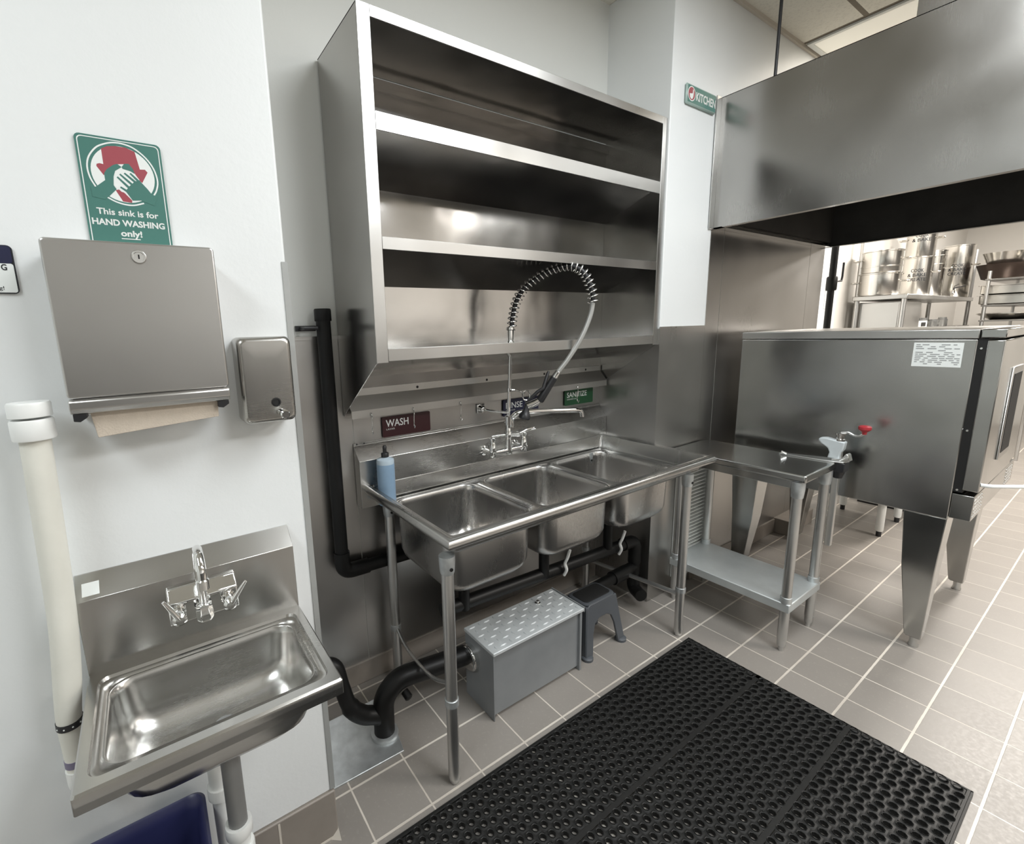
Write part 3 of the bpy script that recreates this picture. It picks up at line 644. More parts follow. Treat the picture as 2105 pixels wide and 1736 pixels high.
# ------------------------------------------------------------------ black stand pipe on the wall
t = thing('stand_pipe', (-.04, .40, .55), 'tall black drain pipe standing against the wall left of the shelf', 'pipe')
xs, ys = -.037, .425
build('pipe', MB().tube([(xs, ys, .66), (xs-.001, ys, 1.60)], .0265, 20), 'abs', t)
build('cap', MB().lathe([(.0295, 0), (.031, .002), (.031, .04), (.029, .045), (0, .045)], (xs-.001, ys, 1.59), (0, 0, 1), 20), 'abs', t)
build('elbow', MB().tube(arc_fillet([(xs, ys, .665), (xs, ys, .575), (xs+.11, ys, .572)], .07, 8), .0315, 20), 'abs', t)
build('branch', MB().tube([(xs+.09, ys, .572), (.62, ys, .555)], .0265, 18), 'abs', t)
build('wall_clip', MB().box(xs-.095, xs-.02, YB-.012, YB-.004, 1.555, 1.575).tube([(xs-.075, YB-.01, 1.565), (xs-.075, ys-.02, 1.565), (xs-.03, ys-.02, 1.565)], .007, 8), 'blackplastic', t)

# drains under the big sink
t = thing('waste_pipes', (.9, .15, .3), 'black waste pipes with white clamps hung under the three bowl sink', 'pipe')
yq = .155
build('main_pipe', MB().tube([(.27, yq, .425), (.92, yq, .395), (1.46, yq, .372)], .029, 18), 'abs', t)
build('elbow', MB().tube(arc_fillet([(1.42, yq, .374), (1.53, yq, .37), (1.53, yq, .24)], .05), .034, 18), 'abs', t)
build('drop_pipe', MB().tube([(1.53, yq, .3), (1.53, yq, .12)], .029, 18), 'abs', t)
build('elbow', MB().tube(arc_fillet([(1.53, yq, .16), (1.53, yq, .085), (1.49, yq-.08, .085)], .05), .034, 18), 'abs', t)
build('return_pipe', MB().tube([(1.52, yq, .215), (1.36, yq-.01, .212), (1.0, yq-.02, .205), (.875, yq-.02, .2)], .029, 18), 'abs', t)
build('tee', MB().tube([(1.33, yq-.01, .21), (1.45, yq-.01, .213)], .036, 18), 'abs', t)
for k, (a, b) in enumerate(bx):
    build('tailpiece', MB().lathe([(.045, .2), (.045, .175), (.024, .165), (.024, 0)], ((a+b)/2, sum(by)/2, .40), (0, 0, 1), 16), 'abs', t)
for x in (.935, 1.345):
    z = .395 if x < 1 else .377
    build('pipe_clamp', MB().tube(spl([(x+.01, yq-.06, z+.115), (x+.004, yq-.05, z+.07), (x, yq-.04, z+.04), (x+.004, yq-.047, z+.01), (x, yq-.035, z-.022)], 4), .0075, 8), 'pvc', t, label='white pipe clamp')
t = thing('floor_drain_pipe', (0, .16, 0), 'black drain pipe and trap dropping into the floor plate', 'pipe')
build('pipe', MB().tube(arc_fillet([(.372, .12, .205), (.06, .168, .205), (-.008, .158, .16), (-.012, .155, .004)], .075, 8), .04, 20), 'abs', t)
build('trap', MB().tube(spl([(-.287, .205, .365), (-.21, .20, .365), (-.172, .188, .345), (-.158, .175, .27), (-.135, .17, .18), (-.09, .165, .125), (-.04, .16, .10), (-.01, .157, .075)], 6), [.026]*8+[.029]*16+[.034]*19, 16), 'abs', t)
build('floor_collar', MB().lathe([(.040, .02), (.052, .016), (.054, .0065), (.05, .006)], (-.012, .155, 0), (0, 0, 1), 22), 'galv', t, label='pale collar at the floor')
build('cleanout_nub', MB().lathe([(.016, 0), (.016, .03), (.01, .034)], (.08, .15, .15), (.2, -1, -.5), 12), 'abs', t)

# ------------------------------------------------------------------ grease trap
t = thing('grease_trap', (.63, .05, 0), 'grey steel grease trap box with silver tread plate lid under the sink', 'grease trap')
gx0, gx1, gy0, gy1, gz = .375, .878, -.042, .148, .292
build('tank', MB().box(gx0+.001, gx1-.016, gy0+.006, gy1, .018, gz).box(gx0-.003, gx0+.001, gy0-.004, gy1-.001, 0, gz-.001).box(gx1-.016, gx1-.004, gy0-.006, gy1, 0, gz), 'trap', t, bevel=.0015)
mb = MB().box(gx0-.006, gx1+.004, gy0-.010, gy1+.004, gz+.001, gz+.016)
lid = build('lid', mb, 'plate', t, bevel=.003)
mb = MB()
for i in range(13):
    for j in range(6):
        c = Vector((gx0+.022+i*.0385, gy0+.012+j*.0318, gz+.016))
        d = Vector((.0165, 0, 0)) if (i+j) % 2 else Vector((0, .0135, 0))
        n_ = Vector((-d.y, d.x, 0)).normalized()*.0042
        mb.add([c-d, c+n_, c+d, c-n_, c-d*.55+Vector((0, 0, .0032)), c+d*.55+Vector((0, 0, .0032))], [(0, 3, 4), (0, 4, 1), (1, 4, 5), (3, 5, 4), (1, 5, 2), (3, 2, 5)])
build('tread', mb, 'plate', lid, smooth=0)
b = build('lid_bolt', MB().lathe([(.012, 0), (.012, .003), (.007, .004), (.007, .012), (0, .014)], (.745, .1, gz+.016), (0, 0, 1), 14), 'chrome', lid)
build('edge_strip', MB().box(gx1+.004, gx1+.01, gy0-.008, gy1+.004, gz-.004, gz+.02), 'trap', lid, smooth=0)
build('union', MB().lathe([(.055, 0), (.055, .02), (.048, .022), (.048, .03)], (gx0, .10, .205), (-1, 0, 0), 20), 'chrome', t)
build('union', MB().lathe([(.045, 0), (.045, .02), (.038, .022)], (gx1-.004, yq-.02, .2), (1, 0, 0), 18), 'abs', t)

# ------------------------------------------------------------------ step stool
t = thing('step_stool', (1.08, .07, 0), 'dark grey plastic step stool with black top beside the grease trap', 'stool')
sx0, sx1, sy0, sy1, sz = .93, 1.215, -.03, .17, .255
tb = MB()
def stp(ins, z, r=.03): return rrect((sx0+sx1)/2, (sy0+sy1)/2, (sx1-sx0)/2-ins, (sy1-sy0)/2-ins, r, z, 5)
tb.loft([stp(.04, sz-.02), stp(.036, sz-.004), stp(.042, sz)], True, True)
top = build('top', tb, 'stool', t, smooth=50)
build('tread_pad', MB().loft([stp(.052, sz, .02), stp(.052, sz+.002, .02), stp(.055, sz+.003, .02)], False, True), 'pad', top)
for (y_b, y_t, dr_) in ((sy0, sy0+.036, 1), (sy1, sy1-.036, -1)):
    arch = [(sx0, 0), (sx0+.045, 0), (sx0+.052, .02), (sx0+.066, .11), (sx0+.085, .155), (sx0+.115, .172), (sx1-.115, .172), (sx1-.085, .155), (sx1-.066, .11), (sx1-.052, .02), (sx1-.045, 0), (sx1, 0), (sx1-.006, .03), (sx1-.036, sz-.03), (sx1-.046, sz-.012), (sx1-.06, sz-.004), (sx0+.06, sz-.004), (sx0+.046, sz-.012), (sx0+.036, sz-.03), (sx0+.006, .03)]
    mb = MB(); n = len(arch); th = .012*dr_
    yy = lambda z: y_b+(y_t-y_b)*z/sz
    mb.add([(x, yy(z), z) for x, z in arch]+[(x, yy(z)+th, z) for x, z in arch], [list(range(n)), list(range(n, 2*n))[::-1]]+[(i, (i+1) % n, n+(i+1) % n, n+i) for i in range(n)])
    build('leg_panel', mb, 'stool', t, bevel=.003)
for (x_b, x_t, dr_) in ((sx0, sx0+.036, 1), (sx1, sx1-.036, -1)):
    arch = [(sy0+.004, 0), (sy0+.03, 0), (sy0+.055, .12), (sy0+.075, .16), (sy1-.075, .16), (sy1-.055, .12), (sy1-.03, 0), (sy1-.004, 0), (sy1-.036, sz-.01), (sy0+.036, sz-.01)]
    mb = MB(); n = len(arch); th = .012*dr_
    xx = lambda z: x_b+(x_t-x_b)*z/sz
    mb.add([(xx(z), y, z) for y, z in arch]+[(xx(z)+th, y, z) for y, z in arch], [list(range(n)), list(range(n, 2*n))[::-1]]+[(i, (i+1) % n, n+(i+1) % n, n+i) for i in range(n)])
    build('side_panel', mb, 'stool', t, bevel=.003)
for fx in (sx0+.02, sx1-.02):
    for fy in (sy0+.012, sy1-.012): build('foot', MB().lathe([(.028, 0), (.028, .012), (.02, .018)], (fx, fy, 0), (0, 0, 1), 16), 'stool', t)

# ------------------------------------------------------------------ rubber mat
def make_mat():
    mb = MB(); mx1, my1 = 1.452, -.222; mods_x, mods_y = 6, 3; mod = .305; mody = .317; nc, nr = 10, 9
    H = .017; ex = mod/nc; ey = (mody-.012)/nr; K = 8
    circ = [(math.cos(2*PI*(k+.5)/K), math.sin(2*PI*(k+.5)/K)) for k in range(K)]
    for a in range(mods_x):
        for b in range(mods_y):
            X = mx1-(a+1)*mod; Y = my1-(b+1)*mody
            for i in range(nc):
                for j in range(nr):
                    off = (ey*.5 if i % 2 else 0)
                    x = X+(i+.5)*ex; y = Y+.006+(j+.5)*ey+off*.5-ey*.125
                    hx, hy = ex/2, ey/2
                    q = [(x+hx*sx, y+hy*sy) for sx, sy in ((1, .4), (.4, 1), (-.4, 1), (-1, .4), (-1, -.4), (-.4, -1), (.4, -1), (1, -.4))]
                    cor = [(x+hx, y+hy), (x-hx, y+hy), (x-hx, y-hy), (x+hx, y-hy)]
                    r1, r2 = .0126, .0104
                    o = len(mb.v)
                    vs = [(p[0], p[1], H-.003) for p in q]                       # web
                    vs += [(x+c[0]*r1*1.0, y+c[1]*r1*1.06, H-.002) for c in circ]
                    vs += [(x+c[0]*r1*.93, y+c[1]*r1*1.0, H+.001) for c in circ]   # raised ring
                    vs += [(x+c[0]*r2, y+c[1]*r2*1.06, H) for c in circ]
                    vs += [(x+c[0]*r2*.95, y+c[1]*r2, .002) for c in circ]
                    vs += [(p[0], p[1], H-.003) for p in cor]
                    fs = []
                    for l in range(4):
                        for k in range(K): fs.append((l*K+k, l*K+(k+1) % K, (l+1)*K+(k+1) % K, (l+1)*K+k))
                    fs += [(4*K+K, 1, 0), (4*K+K+1, 3, 2), (4*K+K+2, 5, 4), (4*K+K+3, 7, 6)]
                    mb.add(vs, fs)
            # flat seam strips of the module
            mb.add([(X, Y, H-.001), (X+mod, Y, H-.001), (X+mod, Y+.0085, H-.001), (X, Y+.0085, H-.001)], [(0, 1, 2, 3)])
            mb.add([(X, Y+mody-.0085, H-.001), (X+mod, Y+mody-.0085, H-.001), (X+mod, Y+mody, H-.001), (X, Y+mody, H-.001)], [(0, 1, 2, 3)])
            # studs under the web at the seam ends
            for j in range(nr): mb.lathe([(.0035, 0), (.003, .0012), (0, .0014)], (X, Y+.006+(j+.9)*ey, H-.002), (0, 0, 1), 6)
    xl = mx1-mods_x*mod; yl = my1-mods_y*mody
    # edge band
    mb.box(mx1-.001, mx1+.005, yl-.004, my1+.004, .001, H-.001).box(xl-.005, xl+.001, yl-.004, my1+.004, .001, H-.001)
    mb.box(xl-.004, mx1+.004, my1-.001, my1+.004, .001, H-.001).box(xl-.004, mx1+.004, yl-.005, yl+.001, .001, H-.001)
    for j in range(28):
        mb.lathe([(.0135, .001), (.0135, H-.002), (.012, H-.001), (0, H-.001)], (mx1-.006, my1-.016-j*.0334, 0), (0, 0, 1), 10)
    return mb
o = tag(build('floor_mat', make_mat(), 'rubber', loc=(.55, -.8, 0), smooth=30), 'large black rubber mat full of holes on the tile floor', 'mat')

# ------------------------------------------------------------------ prep table
TX0, TX1, TY0, TY1, TZ = 1.712, 2.072, -.545, .088, .875
t = thing('work_table', (1.9, -.23, 0), 'small steel work table with grey undershelf right of the big sink', 'table')
build('table_top', MB().box(TX0, TX1, TY0, TY1, TZ-.036, TZ), 'steel_table', t, bevel=.009, seg=4)
build('channel', MB().box(TX0+.02, TX1-.02, TY0+.06, TY1-.05, TZ-.075, TZ-.036), 'steel_table', t, bevel=.003)
mb = MB().box(TX0+.004, TX1-.004, TY0+.012, TY1-.03, .207, .25)
build('undershelf', mb, 'galv_shelf', t, bevel=.004)
for x in (TX0+.026, TX1-.026):
    for y in (TY0+.036, TY1-.055):
        l = build('leg', MB().tube([(x, y, .06), (x, y, TZ-.04)], .0205, 18), 'steel_leg', t)
        build('socket', MB().lathe([(.027, TZ-.037), (.027, TZ-.07), (.0235, TZ-.11), (.0215, TZ-.113)], (x, y, 0), (0, 0, 1), 18), 'galv', l)
        build('foot', MB().lathe([(.011, 0), (.0125, .02), (.0165, .024), (.0185, .035), (.0185, .08), (.0205, .09)], (x, y, 0), (0, 0, 1), 18), 'steel_leg', l)
        build('collar', MB().lathe([(.021, -.016), (.024, -.015), (.024, .015), (.021, .016)], (x, y, .262), (0, 0, 1), 18), 'galv', l)
# can opener on the table corner
cx, cy, cz = 2.068, -.515, TZ
t = thing('can_opener', (cx, cy, cz), 'pale metal can opener with red crank knob on the table corner', 'can opener')
build('mounting_plate', MB().prism([(cx-.05, cy+.20), (cx-.035, cy+.205), (cx+.035, cy+.02), (cx+.04, cy-.055), (cx-.02, cy-.055), (cx-.035, cy+.02)], 'xy', cz+.0005, cz+.006), 'steel_leg', t, bevel=.001)
build('clip', MB().tube([(cx-.05, cy+.19, cz+.006), (cx-.055, cy+.185, cz+.016), (cx-.045, cy+.17, cz+.008)], .005, 8), 'chrome', t)
def yz(p, x0_, x1_): return MB().prism([(cy-u, cz+h) for u, h in p], 'yz', x0_, x1_)
build('tray_lip', yz([(.005, .002), (.058, .002), (.074, .012), (.066, .042), (.057, .046), (.045, .02), (.004, .012)], cx-.012, cx+.03), 'chrome', t, bevel=.002)
build('bar', MB().box(cx+.006, cx+.031, cy-.035, cy-.01, cz-.43, cz+.06), 'steel_leg', t, bevel=.002)
build('clamp', MB().box(cx-.02, cx+.045, cy-.06, cy+.02, cz-.045, cz-.001).lathe([(.03, 0), (.02, .03), (.018, .04)], (cx+.01, cy-.03, cz-.04), (0, 0, -1), 14), 'blackplastic', t, bevel=.003)
build('head', yz([(-.016, .012), (.03, .012), (.034, .045), (.043, .06), (.047, .098), (-.03, .108), (-.055, .104), (-.058, .092), (-.046, .078), (-.018, .06), (-.01, .04)], cx-.004, cx+.034), 'enamel', t, bevel=.006, seg=3)
build('shaft', MB().lathe([(.019, 0), (.019, .008), (.015, .01), (.015, .026), (.02, .028), (.02, .036), (.008, .038)], (cx+.015, cy-.022, cz+.100), (0, 0, 1), 16), 'chrome', t)
cr = build('crank', MB().tube(spl([(cx+.016, cy-.022, cz+.138), (cx+.02, cy-.045, cz+.143), (cx+.02, cy-.068, cz+.133), (cx+.02, cy-.09, cz+.133), (cx+.02, cy-.105, cz+.145)], 5), .0055, 10), 'steel_leg', t)
build('knob', MB().lathe([(.008, 0), (.01, .012), (.018, .018), (.024, .025), (.024, .036), (.018, .041), (0, .043)], (cx+.02, cy-.106, cz+.143), (0, 0, 1), 18), 'red', cr, label='red knob')

# ------------------------------------------------------------------ ribbed white grille behind the table
t = thing('louver_grille', (1.94, .09, .085), 'white ribbed plastic louver grille on the wall behind the work table', 'vent')
build('frame', MB().box(1.797, 1.835, .062, YP-.005, .085, .79).box(2.066, 2.08, .062, YP-.005, .085, .79).box(1.835, 2.066, .062, YP-.005, .77, .79).box(1.835, 2.066, .062, YP-.005, .085, .105).box(1.8, 2.07, .09, YP-.004, .09, .78), 'pvc', t, bevel=.002)
mb = MB()
for k in range(30):
    z = .112+k*.0218
    mb.prism([(.089, z-.004), (.060, z+.004), (.060, z+.009), (.089, z+.006)], 'yz', 1.836, 2.065)
build('slats', mb, 'pvc', t, smooth=0)

# ------------------------------------------------------------------ kitchen sign
t = thing('kitchen_sign', (1.82, YP, 2.577), 'green kitchen sign with round red emblem high on white wall', 'sign')
build('panel', MB().box(1.688, 1.951, YP-.014, YP, 2.577, 2.668), 'greenlight', t, bevel=.007, seg=1)
build('face', MB().box(1.697, 1.944, YP-.0148, YP-.012, 2.586, 2.659), 'green', t, smooth=0)
ex, ez = 1.7275, 2.6235
def circ(r, dx=0, dz=0, n=32, a0=0, a1=2*PI): return [(ex+dx+r*math.cos(a0+(a1-a0)*k/n), ez+dz+r*math.sin(a0+(a1-a0)*k/n)) for k in range(n if a1-a0 > 6.2 else n+1)]
e = build('emblem', flat(circ(.032), YP-.0148), 'signwhite', t, smooth=0)
build('red_disc', flat(circ(.028), YP-.0154, .0003), 'signred', e, smooth=0)
build('white_shape', flat([(ex-.019, ez-.002), (ex+.006, ez+.002), (ex+.009, ez+.022), (ex+.015, ez+.018), (ex+.014, ez-.006), (ex+.008, ez-.02), (ex-.004, ez-.024), (ex-.016, ez-.016)], YP-.0158, .0003), 'signwhite', e, smooth=0)
text('lettering', 'KITCHEN', 1.766, 2.604, .177, .035, YP-.0152, 'letter', t, .03)

# ------------------------------------------------------------------ exhaust hood
t = thing('exhaust_hood', (2.7, -.6, 2.04), 'big brushed steel exhaust hood hanging over the oven', 'hood')
hx0, hx1, hy0, hy1, hz0, hz1 = 2.01, 3.50, -1.42, YP-.004, 2.038, 2.672
build('left_side', MB().box(hx0, hx0+.003, hy0, hy1, hz0, hz1), 'steel_hood', t, smooth=0)
build('right_side', MB().box(hx1-.003, hx1, hy0, hy1, hz0, hz1), 'steel_hood', t, smooth=0)
build('front', MB().box(hx0, hx1, hy0, hy0+.003, hz0, hz1), 'steel_hood', t, smooth=0)
build('back', MB().box(hx0+.003, hx1-.003, hy1-.02, hy1-.003, hz0+.02, hz1), 'steel_hood', t, smooth=0)
build('roof', MB().box(hx0, hx1, hy0, hy1, hz1-.003, hz1), 'steel_hood', t, smooth=0)
mb = MB().box(hx0+.003, hx0+.035, hy0, hy1, hz0, hz0+.003).box(hx1-.035, hx1, hy0, hy1, hz0, hz0+.003).box(hx0, hx1, hy0, hy0+.05, hz0, hz0+.003).box(hx0, hx1, hy1-.05, hy1, hz0, hz0+.003)
build('gutter', mb, 'steel_hood', t, smooth=0)
build('wall_flange', MB().box(hx0-.042, hx0, hy1-.006, hy1, hz0-.004, hz1+.002), 'steel_trim', t, bevel=.001)
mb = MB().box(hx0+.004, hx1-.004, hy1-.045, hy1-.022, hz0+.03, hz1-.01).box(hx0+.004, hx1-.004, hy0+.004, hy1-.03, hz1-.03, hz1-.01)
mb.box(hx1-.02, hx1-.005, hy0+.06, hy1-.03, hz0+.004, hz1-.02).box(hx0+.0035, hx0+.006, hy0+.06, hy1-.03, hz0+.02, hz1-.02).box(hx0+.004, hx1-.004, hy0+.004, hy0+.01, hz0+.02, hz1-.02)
build('shade_liner', mb, 'hood_shade', t, smooth=0, label='dark inside lining coloured for the shade in the hood')  # lining sheets coloured dark to stand for shade under the hood
build('enclosure', MB().box(hx0+.001, hx1-.2, hy0, -.632, hz1, ZC-.002), 'steel_hood', t, smooth=0)
tag(build('hanger_rod', MB().tube([(2.03, -.14, hz1), (2.03, -.14, ZC)], .007, 10), 'blackplastic', loc=(2.03, -.14, hz1)), 'thin dark rod holding the hood to the ceiling', 'rod')

# ------------------------------------------------------------------ oven
OX0, OX1, OY0, OY1, OZ0, OZ1 = 2.22, 3.15, -.905, .0, .665, 1.447
t = thing('convection_oven', (2.7, -.45, 0), 'big steel convection oven on tapered legs under the hood', 'oven')
build('cabinet', MB().box(OX0, OX1, OY0, OY1, OZ0, OZ1-.003), 'steel_oven', t, bevel=.004)
build('top_cap', MB().box(OX0-.004, OX1+.004, OY0-.002, OY1, OZ1, OZ1+.037), 'steel_trim', t, bevel=.003)
build('top_visor', MB().box(OX0-.002, OX1+.004, OY0-.075, OY0-.006, OZ1+.003, OZ1+.037), 'steel_oven', t, bevel=.003)
build('door_gasket', MB().box(OX0+.005, OX1-.22, OY0-.028, OY0, OZ0+.13, OZ1), 'bezel', t, smooth=0)
dr = build('door', MB().box(OX0+.003, OX1-.235, OY0-.075, OY0-.026, OZ0+.142, OZ1-.006), 'steel_oven', t, bevel=.004)
build('window_frame', MB().box(OX0+.26, OX0+.50, OY0-.082, OY0-.074, OZ0+.24, OZ1-.13), 'steel_trim', dr, bevel=.004)
build('window', MB().box(OX0+.285, OX0+.475, OY0-.0835, OY0-.08, OZ0+.27, OZ1-.16), 'bezel', dr, smooth=0)
build('handle', MB().tube(arc_fillet([(OX0+.015, OY0-.075, OZ0+.175), (OX0+.02, OY0-.10, OZ0+.175), (OX0+.20, OY0-.23, OZ0+.168), (OX0+.27, OY0-.28, OZ0+.16)], .02), .008, 10), 'pvc', dr, label='pale handle rod')
build('control_panel', MB().box(OX1-.225, OX1, OY0-.062, OY0-.002, OZ0+.13, OZ1), 'steel_oven', t, bevel=.003)
bs = build('base_box', MB().box(OX0, OX1, OY0-.066, OY0-.001, OZ0+.012, OZ0+.122), 'steel_oven', t, bevel=.002)
mb = MB()
for i in range(6):
    for j in range(5):
        for xo in (OX0+.02, OX1-.2): mb.lathe([(.008, 0), (.006, .003), (0, .0045)], (xo+i*.028+(j % 2)*.014, OY0-.066, OZ0+.03+j*.018), (0, -1, 0), 8)
build('dimple_plate', mb, 'chrome', bs)
for z in (OZ0+.14, OZ0+.4, OZ1-.04): build('hinge_bolt', MB().lathe([(.006, 0), (.004, .004), (0, .004)], (OX0+.006, OY0-.012, z), (-1, 0, 0), 8), 'chrome', t)
lb = build('rating_label', MB().box(OX0-.0012, OX0, -.868, -.716, 1.327, 1.430), 'signwhite', t, smooth=0)
mb = MB()
random.seed(3)
for j in range(11):
    z = 1.421-j*.0082; y = -.724
    while y > -.855:
        ln_ = random.uniform(.008, .03)
        if random.random() < .75: mb.box(OX0-.0018, OX0-.0012, max(y-ln_, -.862), y, z-.0018, z+.0018)
        y -= ln_+random.uniform(.003, .012)
build('print', mb, 'ink', lb, smooth=0)
for (fx, fy, dy) in ((OX0, OY0, 1), (OX1, OY0, 1), (OX0, OY1, -1), (OX1, OY1, -1)):
    dx = 1 if fx == OX0 else -1
    mb = MB()
    def rq(a, s, z): # square section hugging the outer corner
        x0 = fx+dx*a; y0 = fy+dy*a; return [Vector((x0, y0, z)), Vector((x0+dx*s, y0, z)), Vector((x0+dx*s, y0+dy*s, z)), Vector((x0, y0+dy*s, z))]
    mb.loft([rq(.002, .142, OZ0+.001), rq(.014, .112, .40), rq(.024, .06, .06), rq(.026, .05, .05)], True, True)
    l = build('leg', mb, 'steel_oven', t, bevel=.003)
    build('foot', MB().lathe([(.018, 0), (.02, .006), (.016, .02), (.016, .052)], (fx+dx*.05, fy+dy*.05, 0), (0, 0, 1), 14), 'steel_leg', l)

# ------------------------------------------------------------------ ceiling light above the hood
t = thing('ceiling_light', (3.2, -.25, ZC), 'pale square light panel in the ceiling behind the hood', 'light')
m, N, L, P = newmat('light_diffuser'); P.inputs['Base Color'].default_value = (.8, .78, .7, 1)
P.inputs['Emission Color'].default_value = (1, .93, .78, 1); P.inputs['Emission Strength'].default_value = .3; M['diffuser'] = m
build('diffuser', MB().box(2.905, 3.465, -.535, .055, ZC-.008, ZC-.004), 'diffuser', t, smooth=0)
build('frame', MB().box(2.88, 2.905, -.56, .08, ZC-.012, ZC-.001).box(3.465, 3.49, -.56, .08, ZC-.012, ZC-.001).box(2.905, 3.465, -.56, -.535, ZC-.012, ZC-.001).box(2.905, 3.465, .055, .08, ZC-.012, ZC-.001), 'paint_b', t, smooth=0)
area('ceiling_lamp', (3.19, -.24, ZC-.02), .5, .5, 4.5, (1, .92, .80))

# ------------------------------------------------------------------ things beyond the oven
t = thing('gas_pipe', (3.66, .06, 0), '', 'pipe')
t['label'] = 'black gas pipe with lever valve beyond the steel wall panel'
gxp, gyp = 3.66, .085
build('pipe', MB().tube([(gxp, gyp, 0), (gxp, gyp, 2.6)], .022, 14), 'abs', t)
v = build('valve', MB().lathe([(.03, -.05), (.034, -.04), (.034, .04), (.03, .05)], (gxp, gyp, 1.80), (0, 0, 1), 14), 'abs', t)
build('lever', MB().tube([(gxp+.03, gyp-.02, 1.815), (gxp+.085, gyp-.03, 1.82), (gxp+.095, gyp-.03, 1.85), (gxp+.095, gyp-.03, 1.95)], .007, 8), 'blackplastic', v)
t = thing('wall_notice', (3.95, .44, 1.6), 'small white paper notice on the wall behind the gas pipe', 'notice')
build('paper', MB().box(4.62, 4.80, .438, .442, 1.64, 1.84), 'signwhite', t, smooth=0)
mb = MB()
for z in (1.80, 1.745): mb.box(4.65, 4.77, .437, .438, z, z+.008)
for z in (1.70, 1.68, 1.66): mb.box(4.64, 4.78, .437, .438, z, z+.007)
mb.box(4.65, 4.658, .437, .438, 1.745, 1.80).box(4.762, 4.77, .437, .438, 1.745, 1.80)
build('print', mb, 'ink', t, smooth=0)
t = thing('pot_rack', (6.4, .2, 0), 'steel storage rack holding stockpots beyond the oven', 'rack')
build('shelf', MB().box(5.16, 7.72, 0, .40, 1.708, 1.75), 'steel_trim', t, bevel=.006)
build('shelf', MB().box(5.16, 7.72, 0, .40, 1.40, 1.43), 'steel_hood', t, bevel=.006)
for x, y in ((5.19, .03), (5.19, .37), (7.69, .03), (7.69, .37)):
    build('post', MB().tube([(x, y, .02), (x, y, 1.72 if x < 6 and y < .2 else 2.3)], .02, 14), 'steel_leg', t)
t = thing('storage_cabinet', (5.5, .22, 0), 'steel cabinet front below the left end of the pot rack', 'cabinet')
build('body', MB().box(5.24, 5.85, .05, .36, 1.43, 1.69), 'steel_trim', t, bevel=.006)
build('door', MB().box(5.234, 5.24, .07, .34, 1.44, 1.68), 'steel_trim', t, bevel=.002)
def stockpot(lb, x, y, r, h, z=1.75, grp='stockpots on the rack', txt=None, spig=False, bands=()):
    t = thing('stockpot', (x, y, z), lb, 'pot', grp)
    prof = [(r*.95, 0), (r, .012), (r, h-.012), (r*1.05, h-.008), (r*1.05, h), (r*.97, h), (r*.96, h-.03), (0, h-.04)]
    build('body', MB().lathe(prof, (x, y, z), (0, 0, 1), 36), 'pot', t)
    for b_ in bands: build('band', MB().lathe([(r, -.006), (r*1.03, -.004), (r*1.03, .004), (r, .006)], (x, y, z+b_), (0, 0, 1), 36), 'pot', t)
    d = Vector((x+.61, y+1.32, 0)).normalized(); sd = Vector((-d.y, d.x, 0))
    for s in (1, -1):
        c = Vector((x, y, z+h*.62))+sd*s*r
        build('handle', MB().tube(arc_fillet([c-d*.045, c-d*.045+sd*s*.05, c+d*.045+sd*s*.05, c+d*.045], .02), .007, 8), 'pot', t)
    if spig:
        c = Vector((x, y, z+.07))-d*r
        q = build('spigot', MB().tube([c, c-d*.07, c-d*.085-Vector((0, 0, .03))], .014, 10), 'chrome', t)
        build('lever', MB().tube([c-d*.06+Vector((0, 0, .01)), c-d*.06+Vector((0, 0, .035)), c-d*.07-sd*.09+Vector((0, 0, .055))], .006, 8), 'blackplastic', q)
    if txt:
        for i, w_ in enumerate(txt):
            text('lettering', w_, 0, 0, .04*len(w_)*.62, .032, 0, 'signblack', t, .01)
            o = t.children[-1]
            k = [c for c in t.children if c.name.startswith('lettering')][-1]
            wd = .04*len(w_)*.62
            for q in k.data.vertices:
                p = q.co+Vector(t.location)
                a = (p.x-wd/2)/r; rr = r+.0015
                pos = Vector((x, y, 0))+(-d*math.cos(a)-sd*math.sin(a))*rr
                q.co = Vector((pos.x, pos.y, z+h*.5+.05-i*.045+p.z))-Vector(t.location)
    return t
stockpot('wide stockpot at the left end of the rack shelf', 5.24, .235, .15, .20)
stockpot('wide stockpot nested on top of the leftmost one', 5.24, .235, .146, .20, 1.95, bands=(.06,))
stockpot('plain stockpot printed with black words in the middle of the rack', 6.3, .215, .118, .40, txt=('COOK', '& BAKE', 'CREATE'))
stockpot('upturned stockpot on top of the middle printed pot', 6.3, .215, .116, .3, 2.15, txt=('COOK', '& BAKE'))
stockpot('narrow banded stockpot just left of the pot with a spigot', 7.02, .26, .115, .52, bands=(.37, .46))
stockpot('tall printed stockpot with a spigot tap on the rack', 7.40, .12, .125, .585, txt=('COOK', '& BAKE', 'CREATE'), spig=True)
for i, (x, y, h, r) in enumerate(((6.35, .14, .10, .05), (6.75, .13, .08, .045), (7.1, .12, .10, .045))):
    tag(build('jar', MB().lathe([(r*.9, 0), (r, .006), (r, h*.75), (r*.8, h*.85), (r*.8, h)], (x, y, 1.43), (0, 0, 1), 16), 'glassy', loc=(x, y, 1.43)),
        ['clear glass jar at left on the lower rack shelf', 'clear glass jar in the middle of the lower rack shelf', 'clear glass jar at right on the lower rack shelf'][i], 'jar', 'jars on the lower rack shelf')
t = thing('tin_box', (5.95, .08, 1.43), 'small white frame box on the lower rack shelf', 'box')
build('frame', MB().box(5.92, 6.2, .06, .10, 1.43, 1.50), 'pvc', t, bevel=.004); build('opening', MB().box(5.98, 6.14, .058, .06, 1.445, 1.485), 'bezel', t, smooth=0)
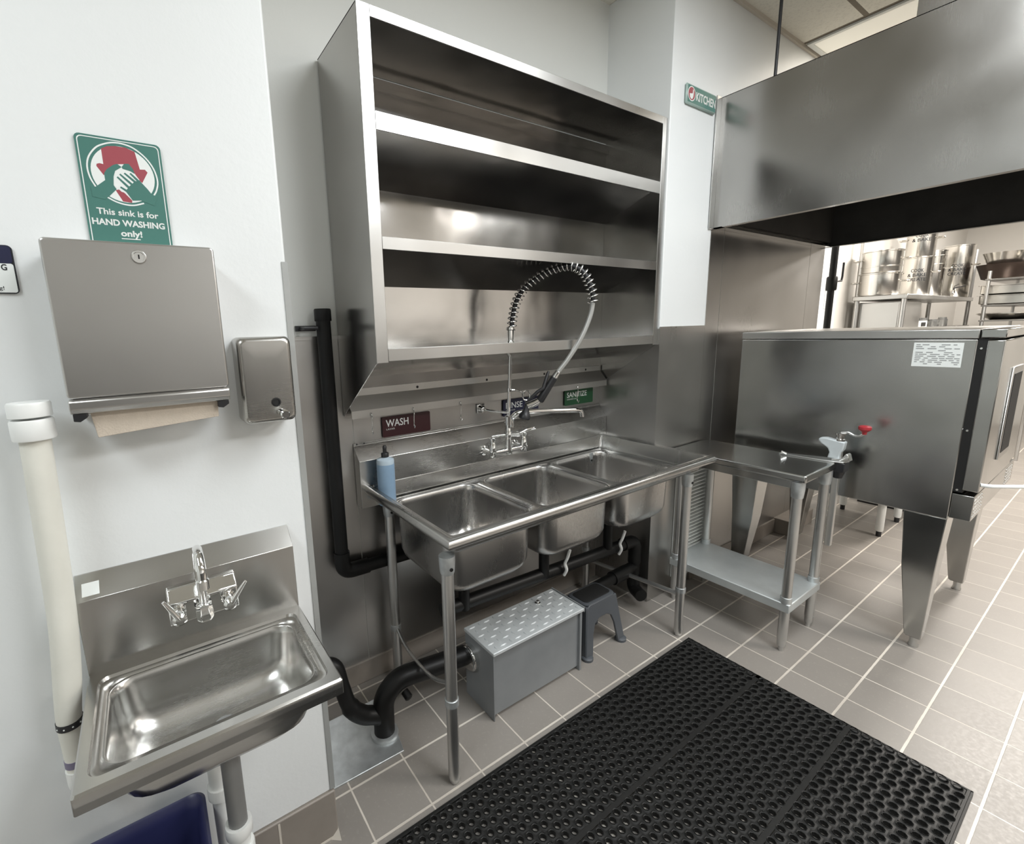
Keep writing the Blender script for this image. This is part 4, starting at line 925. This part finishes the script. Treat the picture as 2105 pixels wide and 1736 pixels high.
# second rack with pans
t = thing('pan_rack', (8.3, -.3, 0), 'wire rack of pans and trays at the far right', 'rack')
for x, y, z1 in ((7.0, -.205, 2.0), (8.7, -.205, 2.0), (7.0, -.62, 2.6), (8.7, -.62, 2.6)): build('post', MB().tube([(x, y, 0), (x, y, z1)], .016, 12), 'steel_leg', t)
for z in (1.50, 1.66, 1.93): build('shelf', MB().box(6.98, 8.72, -.64, -.18, z-.03, z-.012), 'steel_hood', t, bevel=.003)
def pan(nm, lb, c, r, h, mat, cat, grp=None, flare=1.25):
    return tag(build(nm, MB().lathe([(r*.7, 0), (r*.85, .01), (r, h*.6), (r*flare*.9, h), (r*flare*.88, h), (r*.95, h*.62), (r*.6, .012), (0, .01)], c, (0, 0, 1), 30), mat, loc=c), lb, cat, grp)
pan('cooking_pan', 'dark wide cooking pan on top of the far pan rack', (7.3, -.26, 1.918), .19, .16, 'copper', 'pan')
pan('mixing_bowl', 'shiny mixing bowl nested inside the dark pan', (7.3, -.26, 2.07), .16, .13, 'pot', 'bowl')
for k in range(2):
    z = 1.648+k*.105
    s = thing('steam_pan', (7.35, -.33, z), ['lower shiny steam pan of the stack on the far rack', 'upper shiny steam pan of the stack on the far rack'][k], 'pan', 'steam pans on the far rack')
    def fr(d, zz, r=.03): return rrect(7.35, -.33, .30-d, .20-d, r, zz, 5)
    build('tray', MB().loft([fr(.03, z), fr(.012, z+.012), fr(.012, z+.09), fr(-.006, z+.094), fr(-.006, z+.1), fr(.016, z+.098), fr(.02, z+.02)], True, True), 'pot', s, smooth=40)
s = MB().loft([[Vector((7.3+a*math.cos(k*PI/16), -.36+b*math.sin(k*PI/16), z)) for k in range(32)] for a, b, z in ((.2, .14, 1.488), (.26, .2, 1.52), (.31, .25, 1.55), (.31, .25, 1.558), (.25, .19, 1.53))], True, True)
tag(build('oval_platter', s, 'pot', loc=(7.3, -.36, 1.488)), 'pale oval platter on the lower shelf of the far rack', 'platter')
for k in range(4):
    pan('sauce_bowl', ['lowest bowl of the stack at the far rack post', 'second lowest bowl of the stack at the far rack post', 'second highest bowl of the stack at the far rack post', 'topmost bowl of the stack at the far rack post'][k], (7.12, -.545, 1.918+k*.085), .075, .08, 'pot', 'bowl', 'bowls stacked on the far rack')
# range and refrigerator seen beneath the oven
t = thing('range_stand', (3.85, -.2, 0), 'low steel kitchen unit on pale round legs behind the oven', 'kitchen unit')
build('body', MB().box(3.56, 4.1, -.43, .02, .262, .86), 'steel_oven', t, bevel=.006)
for x, y in ((3.62, -.375), (3.62, -.04), (4.03, -.375), (4.03, -.04)):
    l = build('leg', MB().lathe([(.024, .262), (.024, .05), (.02, .04)], (x, y, 0), (0, 0, 1), 16), 'pvc', t); build('foot', MB().lathe([(.016, 0), (.016, .042)], (x, y, 0), (0, 0, 1), 12), 'blackplastic', l)
t = thing('floor_refrigerator', (4.7, -.3, 0), 'steel undercounter refrigerator on the floor far behind the oven', 'refrigerator')
build('body', MB().box(4.32, 5.1, -.62, -.05, .05, .88), 'steel_oven', t, bevel=.006)
build('kick_plate', MB().box(4.33, 5.1, -.60, -.05, 0, .05), 'bezel', t, smooth=0)  # kick coloured black for the shadow under the refrigerator
